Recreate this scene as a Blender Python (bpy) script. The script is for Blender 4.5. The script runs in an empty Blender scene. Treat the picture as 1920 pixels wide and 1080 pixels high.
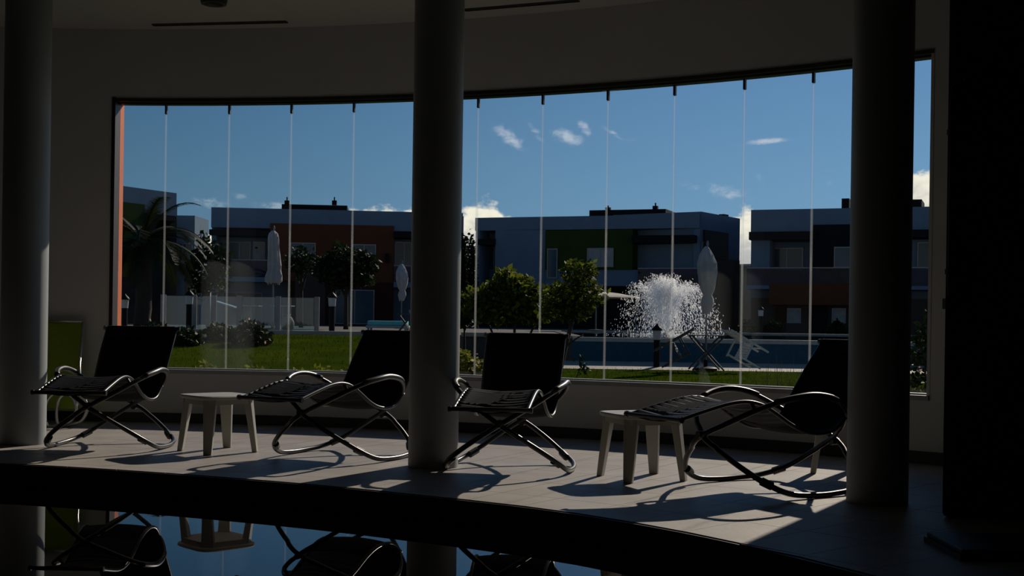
import bpy, math, random
from mathutils import Vector, Matrix
random.seed(7)
S = bpy.context.scene
C = S.collection
PI = math.pi

# ------------------------------------------------------------------ camera
F_PX, EYE, ROLL = 2350.0, 1.1, math.radians(0.85)
HORIZON = 600.0                       # image row of the eye level (rising-front lens)
cam = bpy.data.cameras.new('camera')
cam.sensor_width = 36.0
cam.lens = F_PX / 1920 * 36
cam.shift_y = (HORIZON - 540) / 1920
cam.clip_end = 500
camo = bpy.data.objects.new('camera', cam)
C.objects.link(camo)
camo.matrix_world = Matrix.Translation((0, 0, EYE)) @ Matrix.Rotation(PI / 2, 4, 'X') @ Matrix.Rotation(ROLL, 4, 'Z')
S.camera = camo
S.view_settings.view_transform = 'Standard'
S.view_settings.look = 'None'
S.view_settings.gamma = 1.0
S.view_settings.use_curve_mapping = False
S.view_settings.exposure = 0.0
S.cycles.use_denoising = True
S.cycles.max_bounces = 10
S.cycles.transparent_max_bounces = 24
S.cycles.caustics_reflective = False
S.cycles.caustics_refractive = False

K = F_PX / 1500                         # metres per unit of the surveyed depths listed below
CR, SR = math.cos(ROLL), math.sin(ROLL)
def ab(px, py):
    u, v = px - 960, HORIZON - py
    return (u * CR - v * SR) / F_PX, (u * SR + v * CR) / F_PX
def at(px, py, Y):
    a, b = ab(px, py)
    return Vector((a * Y, Y, EYE + b * Y))
def on(px, py, z=0.0):
    a, b = ab(px, py)
    Y = (z - EYE) / b
    return Vector((a * Y, Y, z))

# ------------------------------------------------------------------ sky
def world():
    w = bpy.data.worlds.new('sky')
    S.world = w
    w.use_nodes = True
    nt = w.node_tree
    nt.nodes.clear()
    N, L = nt.nodes, nt.links
    def put(sock, v):
        if hasattr(v, 'is_linked'): L.new(v, sock)
        else: sock.default_value = v
    def M(op, a, b=0.0, c=0.0, clamp=False):
        n = N.new('ShaderNodeMath'); n.operation = op; n.use_clamp = clamp
        put(n.inputs[0], a); put(n.inputs[1], b); put(n.inputs[2], c)
        return n.outputs[0]
    def sm(x, lo, hi):
        n = N.new('ShaderNodeMapRange'); n.interpolation_type = 'SMOOTHSTEP'
        put(n.inputs[0], x); put(n.inputs[1], lo); put(n.inputs[2], hi)
        return n.outputs[0]
    def mix(f, a, b):
        n = N.new('ShaderNodeMix'); n.data_type = 'RGBA'
        put(n.inputs[0], f); put(n.inputs[6], a); put(n.inputs[7], b)
        return n.outputs[2]
    tc = N.new('ShaderNodeTexCoord')
    sp = N.new('ShaderNodeSeparateXYZ'); L.new(tc.outputs['Generated'], sp.inputs[0])
    x, y, z = sp.outputs
    az = M('ARCTAN2', x, y)
    el = M('ARCSINE', z)
    ramp = N.new('ShaderNodeValToRGB'); L.new(M('MULTIPLY', el, 2 / PI), ramp.inputs[0])
    e = ramp.color_ramp.elements
    e[0].position = 0.0; e[0].color = (.25, .42, .60, 1)
    e[1].position = 1.0; e[1].color = (.045, .13, .32, 1)
    for p, c in ((.065, (.165, .365, .58, 1)), (.115, (.115, .29, .53, 1)), (.20, (.082, .225, .475, 1)), (.45, (.058, .17, .40, 1))):
        k = e.new(p); k.color = c
    # the sky is a little paler on the sun's side
    side = M('MAXIMUM', M('ADD', M('MULTIPLY', x, .497), M('MULTIPLY', y, .868)), 0.0)
    bright = M('MULTIPLY_ADD', M('POWER', side, 4.0), .68, .375)
    sc = N.new('ShaderNodeVectorMath'); sc.operation = 'SCALE'
    L.new(ramp.outputs[0], sc.inputs[0]); L.new(bright, sc.inputs['Scale'])
    blue = mix(M('MULTIPLY', sm(side, .7, 1.0), .22), sc.outputs[0], (.22, .32, .52, 1))
    # shared cloud noise in azimuth / elevation
    cmb = N.new('ShaderNodeCombineXYZ'); put(cmb.inputs[0], M('MULTIPLY', az, 1.0)); put(cmb.inputs[1], M('MULTIPLY', el, 1.6))
    def noise(scale, det, rough=.55, dist=0.0):
        n = N.new('ShaderNodeTexNoise'); n.inputs['Scale'].default_value = scale; n.inputs['Detail'].default_value = det
        n.inputs['Roughness'].default_value = rough; n.inputs['Distortion'].default_value = dist
        L.new(cmb.outputs[0], n.inputs['Vector']); return n.outputs[0]
    nbig, nmid, nfine = noise(7.8, 3), noise(41, 6, .6), noise(110, 5, .6, .4)
    def gauss(px, py, sx, sy, ang=0.0):
        a, b = ab(px, py)
        az0 = math.atan(a); el0 = math.atan(b * math.cos(az0))
        ca, sa = math.cos(math.radians(ang)), math.sin(math.radians(ang))
        dx, dy = M('SUBTRACT', az, az0), M('SUBTRACT', el, el0)
        u = M('DIVIDE', M('ADD', M('MULTIPLY', dx, ca), M('MULTIPLY', dy, sa)), sx / F_PX)
        v = M('DIVIDE', M('SUBTRACT', M('MULTIPLY', dy, ca), M('MULTIPLY', dx, sa)), sy / F_PX)
        r2 = M('ADD', M('MULTIPLY', u, u), M('MULTIPLY', v, v))
        return M('EXPONENT', M('MULTIPLY', r2, -1.0))
    # thin high wisps
    wisp = None
    for g in ((955, 258, 34, 13, -35, .8), (1006, 250, 30, 8, -50, .45), (1066, 258, 30, 12, -18, 1.0), (1095, 240, 17, 9, -50, .8),
              (1150, 250, 26, 5, -32, .55), (1440, 265, 40, 5, 4, 1.0), (1300, 350, 24, 9, -8, .42), (1365, 360, 48, 14, -12, .55),
              (1422, 334, 14, 10, 0, .3), (1552, 345, 14, 6, 0, .3), (452, 368, 18, 8, 0, .4), (395, 380, 40, 12, 0, .5), (515, 386, 40, 10, 0, .5),
              (1180, 262, 30, 8, 0, .2)):
        t = M('MULTIPLY', gauss(*g[:5]), g[5])
        wisp = t if wisp is None else M('MAXIMUM', wisp, t)
    wf = M('MULTIPLY', sm(M('ADD', wisp, M('MULTIPLY', M('SUBTRACT', nfine, .5), 1.7)), .10, 1.25), sm(wisp, .03, .45))
    c1 = mix(M('MULTIPLY', wf, .75), blue, (.62, .66, .74, 1))
    # cumulus bank low over the roofs, all round the horizon
    top = M('MULTIPLY_ADD', nbig, .077, .029)
    for g in ((705, 392, 105, .0255), (905, 384, 80, .032), (1395, 400, 42, .029), (1740, 330, 110, .045)):
        a, b = ab(g[0], g[1]); az0 = math.atan(a)
        d = M('DIVIDE', M('SUBTRACT', az, az0), g[2] / F_PX)
        top = M('ADD', top, M('MULTIPLY', M('EXPONENT', M('MULTIPLY', M('MULTIPLY', d, d), -1.0)), g[3]))
    edge = M('ADD', M('SUBTRACT', top, el), M('MULTIPLY', M('SUBTRACT', nmid, .5), .032))
    cf = sm(edge, 0.0, .007)
    shade = mix(sm(M('ADD', edge, M('MULTIPLY', M('SUBTRACT', nfine, .5), .032)), .006, .04), (1.0, .93, .78, 1), (.50, .50, .50, 1))
    col = mix(cf, c1, shade)
    bg = N.new('ShaderNodeBackground'); L.new(col, bg.inputs[0]); bg.inputs[1].default_value = 1.0
    out = N.new('ShaderNodeOutputWorld'); L.new(bg.outputs[0], out.inputs[0])
world()
sun = bpy.data.lights.new('sun', 'SUN')
sun.energy = 4.0
sun.color = (1.0, .86, .72)
sun.angle = math.radians(.6)
suno = bpy.data.objects.new('sun', sun)
C.objects.link(suno)
SUN_EL = math.radians(30.5)
sdir = Vector(((.497) * math.cos(SUN_EL), .868 * math.cos(SUN_EL), math.sin(SUN_EL))).normalized()
suno.rotation_euler = sdir.to_track_quat('Z', 'Y').to_euler()
suno.location = sdir * 60

# ------------------------------------------------------------------ materials
MATS = {}
def mat(name, col, rough=.6, metal=0.0, col2=None, scale=8.0, bump=0.0, bscale=None, spec=.5, detail=4, stretch=(1, 1, 1)):
    m = bpy.data.materials.new(name); m.use_nodes = True
    nt = m.node_tree; p = nt.nodes['Principled BSDF']
    p.inputs['Roughness'].default_value = rough; p.inputs['Metallic'].default_value = metal
    p.inputs['Specular IOR Level'].default_value = spec
    c2 = col2 or tuple(max(0, c * .8) for c in col)
    tc = nt.nodes.new('ShaderNodeTexCoord'); mp = nt.nodes.new('ShaderNodeMapping'); mp.inputs['Scale'].default_value = stretch
    nt.links.new(tc.outputs['Object'], mp.inputs[0])
    n = nt.nodes.new('ShaderNodeTexNoise'); n.inputs['Scale'].default_value = scale; n.inputs['Detail'].default_value = detail
    nt.links.new(mp.outputs[0], n.inputs['Vector'])
    r = nt.nodes.new('ShaderNodeValToRGB'); r.color_ramp.elements[0].position = .3; r.color_ramp.elements[1].position = .7
    r.color_ramp.elements[0].color = (*c2, 1); r.color_ramp.elements[1].color = (*col, 1)
    nt.links.new(n.outputs[0], r.inputs[0]); nt.links.new(r.outputs[0], p.inputs['Base Color'])
    if bump:
        b = nt.nodes.new('ShaderNodeBump'); b.inputs['Strength'].default_value = bump; b.inputs['Distance'].default_value = .01
        n2 = nt.nodes.new('ShaderNodeTexNoise'); n2.inputs['Scale'].default_value = bscale or scale * 6; n2.inputs['Detail'].default_value = 3
        nt.links.new(tc.outputs['Object'], n2.inputs['Vector'])
        nt.links.new(n2.outputs[0], b.inputs['Height']); nt.links.new(b.outputs[0], p.inputs['Normal'])
    MATS[name] = m
    return m
def leafmat(name, col, col2, trans=.45, spec=.15):
    m = bpy.data.materials.new(name); m.use_nodes = True
    nt = m.node_tree; nt.nodes.clear()
    g = nt.nodes.new('ShaderNodeNewGeometry')
    r = nt.nodes.new('ShaderNodeValToRGB'); r.color_ramp.elements[0].color = (*col2, 1); r.color_ramp.elements[1].color = (*col, 1)
    nt.links.new(g.outputs['Random Per Island'], r.inputs[0])
    d = nt.nodes.new('ShaderNodeBsdfPrincipled'); d.inputs['Roughness'].default_value = .6; d.inputs['Specular IOR Level'].default_value = spec
    t = nt.nodes.new('ShaderNodeBsdfTranslucent'); mx = nt.nodes.new('ShaderNodeMixShader'); mx.inputs[0].default_value = trans
    nt.links.new(r.outputs[0], d.inputs['Base Color']); nt.links.new(r.outputs[0], t.inputs[0])
    o = nt.nodes.new('ShaderNodeOutputMaterial')
    nt.links.new(d.outputs[0], mx.inputs[1]); nt.links.new(t.outputs[0], mx.inputs[2]); nt.links.new(mx.outputs[0], o.inputs[0])
    MATS[name] = m
    return m
def glassmat(name, tint=(1, 1, 1), ior=1.45, rough=0.0, haze=0.0):
    m = bpy.data.materials.new(name); m.use_nodes = True
    nt = m.node_tree; nt.nodes.clear()
    tr = nt.nodes.new('ShaderNodeBsdfTransparent'); tr.inputs[0].default_value = (*tint, 1)
    gl = nt.nodes.new('ShaderNodeBsdfGlossy'); gl.inputs['Roughness'].default_value = rough
    fr = nt.nodes.new('ShaderNodeFresnel'); fr.inputs[0].default_value = ior
    ge = nt.nodes.new('ShaderNodeNewGeometry'); io = nt.nodes.new('ShaderNodeMapRange')   # same reflectance on both faces of a pane
    io.inputs[3].default_value = ior; io.inputs[4].default_value = 1 / ior
    nt.links.new(ge.outputs['Backfacing'], io.inputs[0]); nt.links.new(io.outputs[0], fr.inputs[0])
    mx = nt.nodes.new('ShaderNodeMixShader'); o = nt.nodes.new('ShaderNodeOutputMaterial')
    nt.links.new(fr.outputs[0], mx.inputs[0]); nt.links.new(tr.outputs[0], mx.inputs[1]); nt.links.new(gl.outputs[0], mx.inputs[2])
    last = mx
    if haze:
        df = nt.nodes.new('ShaderNodeBsdfDiffuse'); df.inputs[0].default_value = (.8, .8, .8, 1)
        tl = nt.nodes.new('ShaderNodeBsdfTranslucent'); tl.inputs[0].default_value = (.8, .8, .78, 1)
        m1 = nt.nodes.new('ShaderNodeMixShader'); m1.inputs[0].default_value = .7
        nt.links.new(df.outputs[0], m1.inputs[1]); nt.links.new(tl.outputs[0], m1.inputs[2])
        m2 = nt.nodes.new('ShaderNodeMixShader'); m2.inputs[0].default_value = haze
        nt.links.new(mx.outputs[0], m2.inputs[1]); nt.links.new(m1.outputs[0], m2.inputs[2]); last = m2
    nt.links.new(last.outputs[0], o.inputs[0])
    MATS[name] = m
    return m
def watermat(name, tint, bscale, bstr, ior=1.33):
    m = glassmat(name, tint, ior)
    nt = m.node_tree
    tc = nt.nodes.new('ShaderNodeTexCoord'); n = nt.nodes.new('ShaderNodeTexNoise'); n.inputs['Scale'].default_value = bscale; n.inputs['Detail'].default_value = 2
    b = nt.nodes.new('ShaderNodeBump'); b.inputs['Strength'].default_value = bstr; b.inputs['Distance'].default_value = .02
    nt.links.new(tc.outputs['Object'], n.inputs['Vector']); nt.links.new(n.outputs[0], b.inputs['Height'])
    for nd in nt.nodes:
        if nd.bl_idname in ('ShaderNodeBsdfGlossy', 'ShaderNodeFresnel'): nt.links.new(b.outputs[0], nd.inputs['Normal'])
    return m
def tilemat(name, c1, c2, mortar, scale):
    m = bpy.data.materials.new(name); m.use_nodes = True
    nt = m.node_tree; p = nt.nodes['Principled BSDF']; p.inputs['Roughness'].default_value = .55; p.inputs['Specular IOR Level'].default_value = .12
    tc = nt.nodes.new('ShaderNodeTexCoord'); mp = nt.nodes.new('ShaderNodeMapping'); mp.inputs['Rotation'].default_value = (PI / 2, 0, 0)
    b = nt.nodes.new('ShaderNodeTexBrick'); b.offset = 0; b.inputs['Scale'].default_value = scale
    b.inputs['Brick Width'].default_value = .5; b.inputs['Row Height'].default_value = .5; b.inputs['Mortar Size'].default_value = .025
    b.inputs['Color1'].default_value = (*c1, 1); b.inputs['Color2'].default_value = (*c2, 1); b.inputs['Mortar'].default_value = (*mortar, 1)
    nt.links.new(tc.outputs['Object'], mp.inputs[0]); nt.links.new(mp.outputs[0], b.inputs[0]); nt.links.new(b.outputs[0], p.inputs['Base Color'])
    MATS[name] = m
    return m

mat('wall_paint', (.60, .605, .60), .75, scale=3, col2=(.57, .575, .57), bump=.05)
mat('ceiling_paint', (.60, .60, .59), .8, scale=3, col2=(.58, .58, .57))
mat('column_paint', (.34, .365, .375), .55, scale=3, col2=(.31, .335, .345), bump=.04)
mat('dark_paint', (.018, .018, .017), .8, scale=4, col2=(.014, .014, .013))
mat('black_skirting', (.010, .010, .011), .5)
mat('floor_tile', (.375, .345, .32), .5, scale=2.6, col2=(.285, .262, .245), bump=.10, bscale=30, detail=8, spec=.35)
mat('grout', (.26, .23, .205), .8)
mat('pool_rim', (.006, .006, .007), .45)
mat('basin', (.010, .026, .024), .5, col2=(.007, .02, .019))
watermat('pool_water', (.55, .75, .75), 1.6, .02, 1.58)
mat('dark_frame', (.020, .016, .014), .5)
mat('orange_paint', (.70, .15, .035), .6, col2=(.64, .13, .03))
mat('sill_metal', (.34, .34, .34), .4)
glassmat('pane_glass', (.97, .985, .98), 1.42)
glassmat('pane_reflection_haze', (.97, .985, .98), 1.42, haze=.0008)  # faint diffuse veil stands in for grey reflections on the glass
glassmat('edge_seal', (.95, .97, .98), 1.12, .2, haze=.09)
mat('steel_tube', (.012, .012, .014), .36, .0, col2=(.009, .009, .011), spec=.35)
mat('bright_tube', (.62, .60, .56), .3, .7, col2=(.58, .56, .52))
mat('black_sling', (.006, .006, .008), .8, scale=40, col2=(.004, .004, .006), bump=.08, bscale=300, spec=.08)
mat('grey_sling', (.012, .014, .022), .5, scale=40, col2=(.008, .010, .016), bump=.08, bscale=300, spec=.14)
mat('green_sling', (.30, .42, .02), .6, scale=30, col2=(.26, .37, .02), bump=.05)
mat('black_plastic', (.012, .012, .013), .4)
mat('white_plastic', (.38, .375, .34), .45, col2=(.35, .345, .315), scale=5)
mat('slot_black', (.008, .008, .008), .7)
mat('lamp_trim', (.06, .065, .065), .4)
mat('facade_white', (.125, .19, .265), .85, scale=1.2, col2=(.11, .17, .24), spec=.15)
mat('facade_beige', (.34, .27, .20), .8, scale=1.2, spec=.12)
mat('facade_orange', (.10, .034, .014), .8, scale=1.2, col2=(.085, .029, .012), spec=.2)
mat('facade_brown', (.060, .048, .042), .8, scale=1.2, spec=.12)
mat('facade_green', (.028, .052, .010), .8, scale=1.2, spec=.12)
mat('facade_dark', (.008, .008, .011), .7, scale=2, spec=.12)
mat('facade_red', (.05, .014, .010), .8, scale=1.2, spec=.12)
mat('window_glass', (.025, .075, .11), .12, scale=1, col2=(.018, .06, .09), spec=.22)
mat('curtain', (.30, .33, .34), .8, scale=4)
glassmat('rail_glass', (.22, .38, .58), 1.2)
glassmat('fence_glass', (.66, .82, .90), 1.5, haze=.012)
mat('rail_metal', (.20, .21, .23), .4, .5)
mat('lawn_green', (.042, .062, .004), .9, scale=.8, col2=(.020, .036, .003), bump=.5, bscale=50, detail=8, spec=0.0)
leafmat('grass_blade', (.050, .075, .004), (.020, .040, .002), .4, 0.0)
leafmat('leaf_dark', (.014, .028, .006), (.005, .012, .004), .25)
leafmat('leaf_mid', (.15, .175, .014), (.012, .030, .005), .5)
leafmat('leaf_yellow', (.24, .22, .02), (.05, .08, .010), .45)
leafmat('leaf_palm', (.016, .026, .007), (.007, .013, .004), .2)
leafmat('petal', (.62, .40, .30), (.42, .40, .15), .4)
leafmat('reed', (.05, .075, .02), (.025, .04, .012), .3)
mat('bark', (.032, .025, .018), .9, scale=14, col2=(.018, .014, .010), bump=.5)
mat('stone_paving', (.14, .13, .115), .8, scale=3, bump=.1, spec=.1)
mat('kerb_stone', (.38, .33, .27), .7, scale=4)
mat('terrace_wall', (.085, .075, .075), .8, scale=3, spec=.12)
tilemat('pool_mosaic', (.010, .085, .14), (.008, .068, .115), (.014, .07, .11), 7)
watermat('outdoor_water', (.25, .55, .7), 2.5, .35)
mat('pool_floor', (.08, .30, .42), .6)
mat('lamp_black', (.006, .006, .007), .5, spec=.12)
mat('lamp_diffuser', (.46, .46, .46), .5)
mat('parasol_canvas', (.36, .35, .36), .85, scale=6, col2=(.30, .29, .30), bump=.2)
mat('parasol_white', (.42, .42, .44), .85, scale=6)
mat('pole_metal', (.16, .16, .17), .4, .5)
mat('chair_wood', (.02, .022, .023), .45, scale=8, spec=.5)
mat('chair_pale', (.62, .61, .58), .4, scale=8, spec=.6)
mat('turquoise', (.10, .50, .50), .5)
mat('white_paint', (.36, .37, .38), .5)
mat('brown_cloth', (.35, .22, .13), .8)
def spraymat():
    m = bpy.data.materials.new('spray'); m.use_nodes = True
    nt = m.node_tree; nt.nodes.clear()
    d = nt.nodes.new('ShaderNodeBsdfDiffuse'); d.inputs[0].default_value = (.85, .86, .88, 1)
    t = nt.nodes.new('ShaderNodeBsdfTranslucent'); t.inputs[0].default_value = (.97, .97, .97, 1)
    a = nt.nodes.new('ShaderNodeMixShader'); a.inputs[0].default_value = .7
    tr = nt.nodes.new('ShaderNodeBsdfTransparent'); b = nt.nodes.new('ShaderNodeMixShader'); b.inputs[0].default_value = .62
    o = nt.nodes.new('ShaderNodeOutputMaterial')
    nt.links.new(d.outputs[0], a.inputs[1]); nt.links.new(t.outputs[0], a.inputs[2])
    nt.links.new(tr.outputs[0], b.inputs[1]); nt.links.new(a.outputs[0], b.inputs[2]); nt.links.new(b.outputs[0], o.inputs[0])
    MATS['spray'] = m
spraymat()

# ------------------------------------------------------------------ mesh helpers
class MB:
    def __init__(s, off=(0, 0, 0)):
        s.v, s.f, s.off = [], [], Vector(off)
    def add(s, vs, fs):
        n = len(s.v); s.v += [Vector(p) - s.off for p in vs]; s.f += [tuple(i + n for i in f) for f in fs]; return s
    def hexa(s, b, t):                # two quads (bottom, top), counter-clockwise from above
        return s.add(list(b) + list(t), [(3, 2, 1, 0), (4, 5, 6, 7), (0, 1, 5, 4), (1, 2, 6, 5), (2, 3, 7, 6), (3, 0, 4, 7)])
    def box(s, x0, x1, y0, y1, z0, z1):
        return s.hexa([(x0, y0, z0), (x1, y0, z0), (x1, y1, z0), (x0, y1, z0)], [(x0, y0, z1), (x1, y0, z1), (x1, y1, z1), (x0, y1, z1)])
    def tube(s, pts, r, seg=8, closed=False, caps=True):
        pts = [Vector(p) for p in pts]; n = len(pts)
        rr = r if isinstance(r, (list, tuple)) else [r] * n
        vs, fs = [], []
        T = []
        for i in range(n):
            a = pts[i - 1] if (i or closed) else pts[i]; b = pts[(i + 1) % n] if (i < n - 1 or closed) else pts[i]
            T.append((b - a).normalized())
        up = Vector((0, 0, 1)) if abs(T[0].z) < .9 else Vector((1, 0, 0))
        nrm = (up - T[0] * up.dot(T[0])).normalized()
        for i in range(n):
            nrm = (nrm - T[i] * nrm.dot(T[i])).normalized(); bi = T[i].cross(nrm)
            for k in range(seg):
                a = 2 * PI * k / seg; vs.append(pts[i] + (nrm * math.cos(a) + bi * math.sin(a)) * rr[i])
        m = n if closed else n - 1
        for i in range(m):
            j = (i + 1) % n
            best = 0
            if closed and j == 0:     # align the seam
                best = min(range(seg), key=lambda q: (vs[i * seg] - vs[q]).length)
            for k in range(seg):
                k2 = (k + 1) % seg
                fs.append((i * seg + k, i * seg + k2, j * seg + (k2 + best) % seg, j * seg + (k + best) % seg))
        if caps and not closed:
            fs.append(tuple(reversed(range(seg)))); fs.append(tuple((n - 1) * seg + k for k in range(seg)))
        return s.add(vs, fs)
    def lathe(s, c, prof, seg=24, ang=0.0):
        c = Vector(c); vs, fs = [], []
        for r, z in prof:
            for k in range(seg):
                a = 2 * PI * k / seg + ang; vs.append(c + Vector((r * math.cos(a), r * math.sin(a), z)))
        for i in range(len(prof) - 1):
            for k in range(seg):
                k2 = (k + 1) % seg; fs.append((i * seg + k, i * seg + k2, (i + 1) * seg + k2, (i + 1) * seg + k))
        fs.append(tuple(reversed(range(seg)))); fs.append(tuple((len(prof) - 1) * seg + k for k in range(seg)))
        return s.add(vs, fs)
    def prism(s, poly, z0, z1):
        n = len(poly)
        return s.add([(p[0], p[1], z0) for p in poly] + [(p[0], p[1], z1) for p in poly],
                     [tuple(reversed(range(n))), tuple(range(n, 2 * n))] + [(i, (i + 1) % n, n + (i + 1) % n, n + i) for i in range(n)])
    def xform(s, m):
        s.v = [m @ p for p in s.v]; return s
    def build(s, name, material, parent=None, smooth=False, bevel=0.0):
        me = bpy.data.meshes.new(name); me.from_pydata([tuple(p) for p in s.v], [], s.f)
        me.materials.append(MATS[material]); me.update()
        if smooth:
            me.polygons.foreach_set('use_smooth', [True] * len(me.polygons))
        o = bpy.data.objects.new(name, me); C.objects.link(o); o.parent = parent
        if smooth == 'auto':
            try: me.set_sharp_from_angle(angle=math.radians(40))
            except Exception: pass
        if bevel:
            b = o.modifiers.new('bevel', 'BEVEL'); b.width = bevel; b.segments = 2; b.limit_method = 'ANGLE'
        return o
def tag(o, label=None, cat=None, group=None, kind=None):
    if label: o['label'] = label
    if cat: o['category'] = cat
    if group: o['group'] = group
    if kind: o['kind'] = kind
    return o
def empty(name, loc=(0, 0, 0), rz=0.0):
    o = bpy.data.objects.new(name, None); C.objects.link(o); o.location = loc; o.rotation_euler.z = rz; return o
def copy_tree(o, parent=None):
    c = o.copy(); C.objects.link(c); c.parent = parent
    for ch in list(o.children): copy_tree(ch, c)
    return c
def catmull(P, n, closed=False):
    P = [Vector(p) for p in P]; out = []; m = len(P)
    rng = range(m if closed else m - 1)
    for i in rng:
        g = (lambda k: P[k % m]) if closed else (lambda k: P[min(max(k, 0), m - 1)])
        p0, p1, p2, p3 = g(i - 1), g(i), g(i + 1), g(i + 2)
        for k in range(n):
            t = k / n
            out.append(.5 * ((2 * p1) + (p2 - p0) * t + (2 * p0 - 5 * p1 + 4 * p2 - p3) * t * t + (3 * p1 - p0 - 3 * p2 + p3) * t ** 3))
    if not closed: out.append(P[-1])
    return out

# ------------------------------------------------------------------ room shell: a shallow curved window wall round the pool
CX, CY, RW = -4.414, .8895, 11.9516      # centre and radius of the window wall (inner face)
Z_SILL, Z_HEAD, Z_CEIL, Z_WATER = .545, 3.29, 4.02, -.15
def arc(s, r=RW):
    t = s / RW
    return CX + r * math.sin(t), CY + r * math.cos(t)
def curved(mb, s0, s1, r0, r1, z0, z1, step=.3):
    n = max(1, int(math.ceil((s1 - s0) / step)))
    for i in range(n):
        a, b = s0 + (s1 - s0) * i / n, s0 + (s1 - s0) * (i + 1) / n
        q = [arc(a, r0), arc(b, r0), arc(b, r1), arc(a, r1)]
        mb.hexa([(*p, z0) for p in q], [(*p, z1) for p in q])
    return mb
def curved_strip(mb, s0, s1, r0, r1, z0, z1, step=.3):   # closed shell without inner partitions
    n = max(1, int(math.ceil((s1 - s0) / step)))
    vs, fs = [], []
    for i in range(n + 1):
        a = s0 + (s1 - s0) * i / n
        p, q = arc(a, r0), arc(a, r1)
        vs += [(*p, z0), (*q, z0), (*q, z1), (*p, z1)]
    for i in range(n):
        k = 4 * i
        for e in range(4):
            e2 = (e + 1) % 4; fs.append((k + e, k + e2, k + 4 + e2, k + 4 + e))
    fs += [(3, 2, 1, 0), (4 * n, 4 * n + 1, 4 * n + 2, 4 * n + 3)]
    return mb.add(vs, fs)
SJ0, SJ1 = .310, 8.43                    # window jambs along the arc
RO = RW + .24                           # outer face of the wall
w = MB()
curved_strip(w, -4.9, SJ0, RW, RO, -.02, Z_CEIL)
curved_strip(w, SJ1, 13.0, RW, RO, -.02, Z_CEIL)
curved_strip(w, SJ0, SJ1, RW, RO, -.02, Z_SILL - .02)
curved_strip(w, SJ0, SJ1, RW, RO, Z_HEAD + .014, Z_CEIL)
tag(w.build('wall_back', 'wall_paint', smooth='auto'), 'pale plastered wall curving round the window with a low parapet below it', 'wall', kind='structure')
b = MB()
curved_strip(b, -4.9, 13.0, RW - .015, RW, 0, .10)
tag(b.build('baseboard_back', 'black_skirting', smooth='auto'), 'black skirting along the foot of the curved window wall', 'baseboard', kind='structure')
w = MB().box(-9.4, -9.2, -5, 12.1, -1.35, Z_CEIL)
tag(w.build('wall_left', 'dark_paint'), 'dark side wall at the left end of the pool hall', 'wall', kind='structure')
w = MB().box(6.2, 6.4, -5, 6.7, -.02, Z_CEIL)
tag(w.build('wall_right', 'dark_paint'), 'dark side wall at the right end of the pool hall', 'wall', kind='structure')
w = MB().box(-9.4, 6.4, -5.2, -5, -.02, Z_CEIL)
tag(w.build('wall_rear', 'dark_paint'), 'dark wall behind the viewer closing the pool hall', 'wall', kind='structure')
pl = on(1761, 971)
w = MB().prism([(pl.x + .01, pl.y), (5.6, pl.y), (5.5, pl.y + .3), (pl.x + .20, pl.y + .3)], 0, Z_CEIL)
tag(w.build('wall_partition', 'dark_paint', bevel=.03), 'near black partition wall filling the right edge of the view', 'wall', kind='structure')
w = MB().prism([(-9.4, -5.2), (6.4, -5.2)] + [arc(13.0 - 17.9 * i / 60, RO) for i in range(61)], Z_CEIL, Z_CEIL + .2)
ceil = tag(w.build('ceiling', 'ceiling_paint'), 'plain pale ceiling above the indoor pool', 'ceiling', kind='structure')

# deck edge as a radius over angle
edge_pts = [(-9.2, 5.75), (-7.0, 6.05), (-5.4, 6.02), (-4.5, 5.95), (-3.726, 5.847), (-2.864, 5.685), (-2.029, 5.48), (-1.244, 5.25), (-.655, 5.035),
            (-.016, 4.785), (.441, 4.553), (.844, 4.278), (1.184, 3.985), (1.52, 3.63), (1.85, 3.20), (2.2, 2.6), (2.5, 1.8), (2.7, .8)]
EDGE = [(p.x, p.y) for p in catmull([(x, y * K, 0) for x, y in edge_pts], 6)]
def edge_r(t):
    prev = None
    for x, y in EDGE:
        a, r = math.atan2(x - CX, y - CY), math.hypot(x - CX, y - CY)
        if prev and prev[0] <= t <= a:
            k = (t - prev[0]) / (a - prev[0]); return prev[1] + (r - prev[1]) * k
        prev = (a, r)
    return 7.0 if t > 0 else 9.3
def deck_poly():
    outer = [arc(-4.9 + 17.9 * i / 60, RW + .1) for i in range(61)]
    inner = [p for p in EDGE]
    return inner + [(6.2, .8 * K)] + list(reversed(outer))
d = MB(); d.prism(deck_poly(), -1.3, -.014)
deck = tag(d.build('floor', 'grout'), 'stone tiled deck between the pool and the curved window', 'floor', kind='structure')
# floor tiles laid along the curve of the wall
TS = .60
s = -4.8
while s < 12.4:
    r = RW - .016
    row = 0
    while row < 12:
        r0, r1 = r, r - TS
        ea, eb = edge_r(s / RW) + .004, edge_r((s + TS) / RW) + .004
        if max(ea, eb) > r0 - .02 and min(ea, eb) > r0 - .02: break
        g = .0022
        q = [arc(s + g, min(max(r1 + g, ea), r0 - g)), arc(s + TS - g, min(max(r1 + g, eb), r0 - g)), arc(s + TS - g, r0 - g), arc(s + g, r0 - g)]
        if q[0][1] > 2.5 or q[1][1] > 2.5:
            t = MB(); t.hexa([(*p, -.013) for p in q], [(*p, 0.0) for p in q])
            t.build('floor_tile', 'floor_tile', deck)
        r -= TS; row += 1
    s += TS
rim = MB()
for i in range(len(EDGE) - 1):
    (x0, y0), (x1, y1) = EDGE[i], EDGE[i + 1]
    nx, ny = (y0 - y1), (x1 - x0); l = math.hypot(nx, ny); nx, ny = -nx / l * .02, -ny / l * .02
    rim.hexa([(x0 + nx, y0 + ny, -.9), (x1 + nx, y1 + ny, -.9), (x1, y1, -.9), (x0, y0, -.9)], [(x0 + nx, y0 + ny, -.006), (x1 + nx, y1 + ny, -.006), (x1, y1, -.006), (x0, y0, -.006)])
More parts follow.
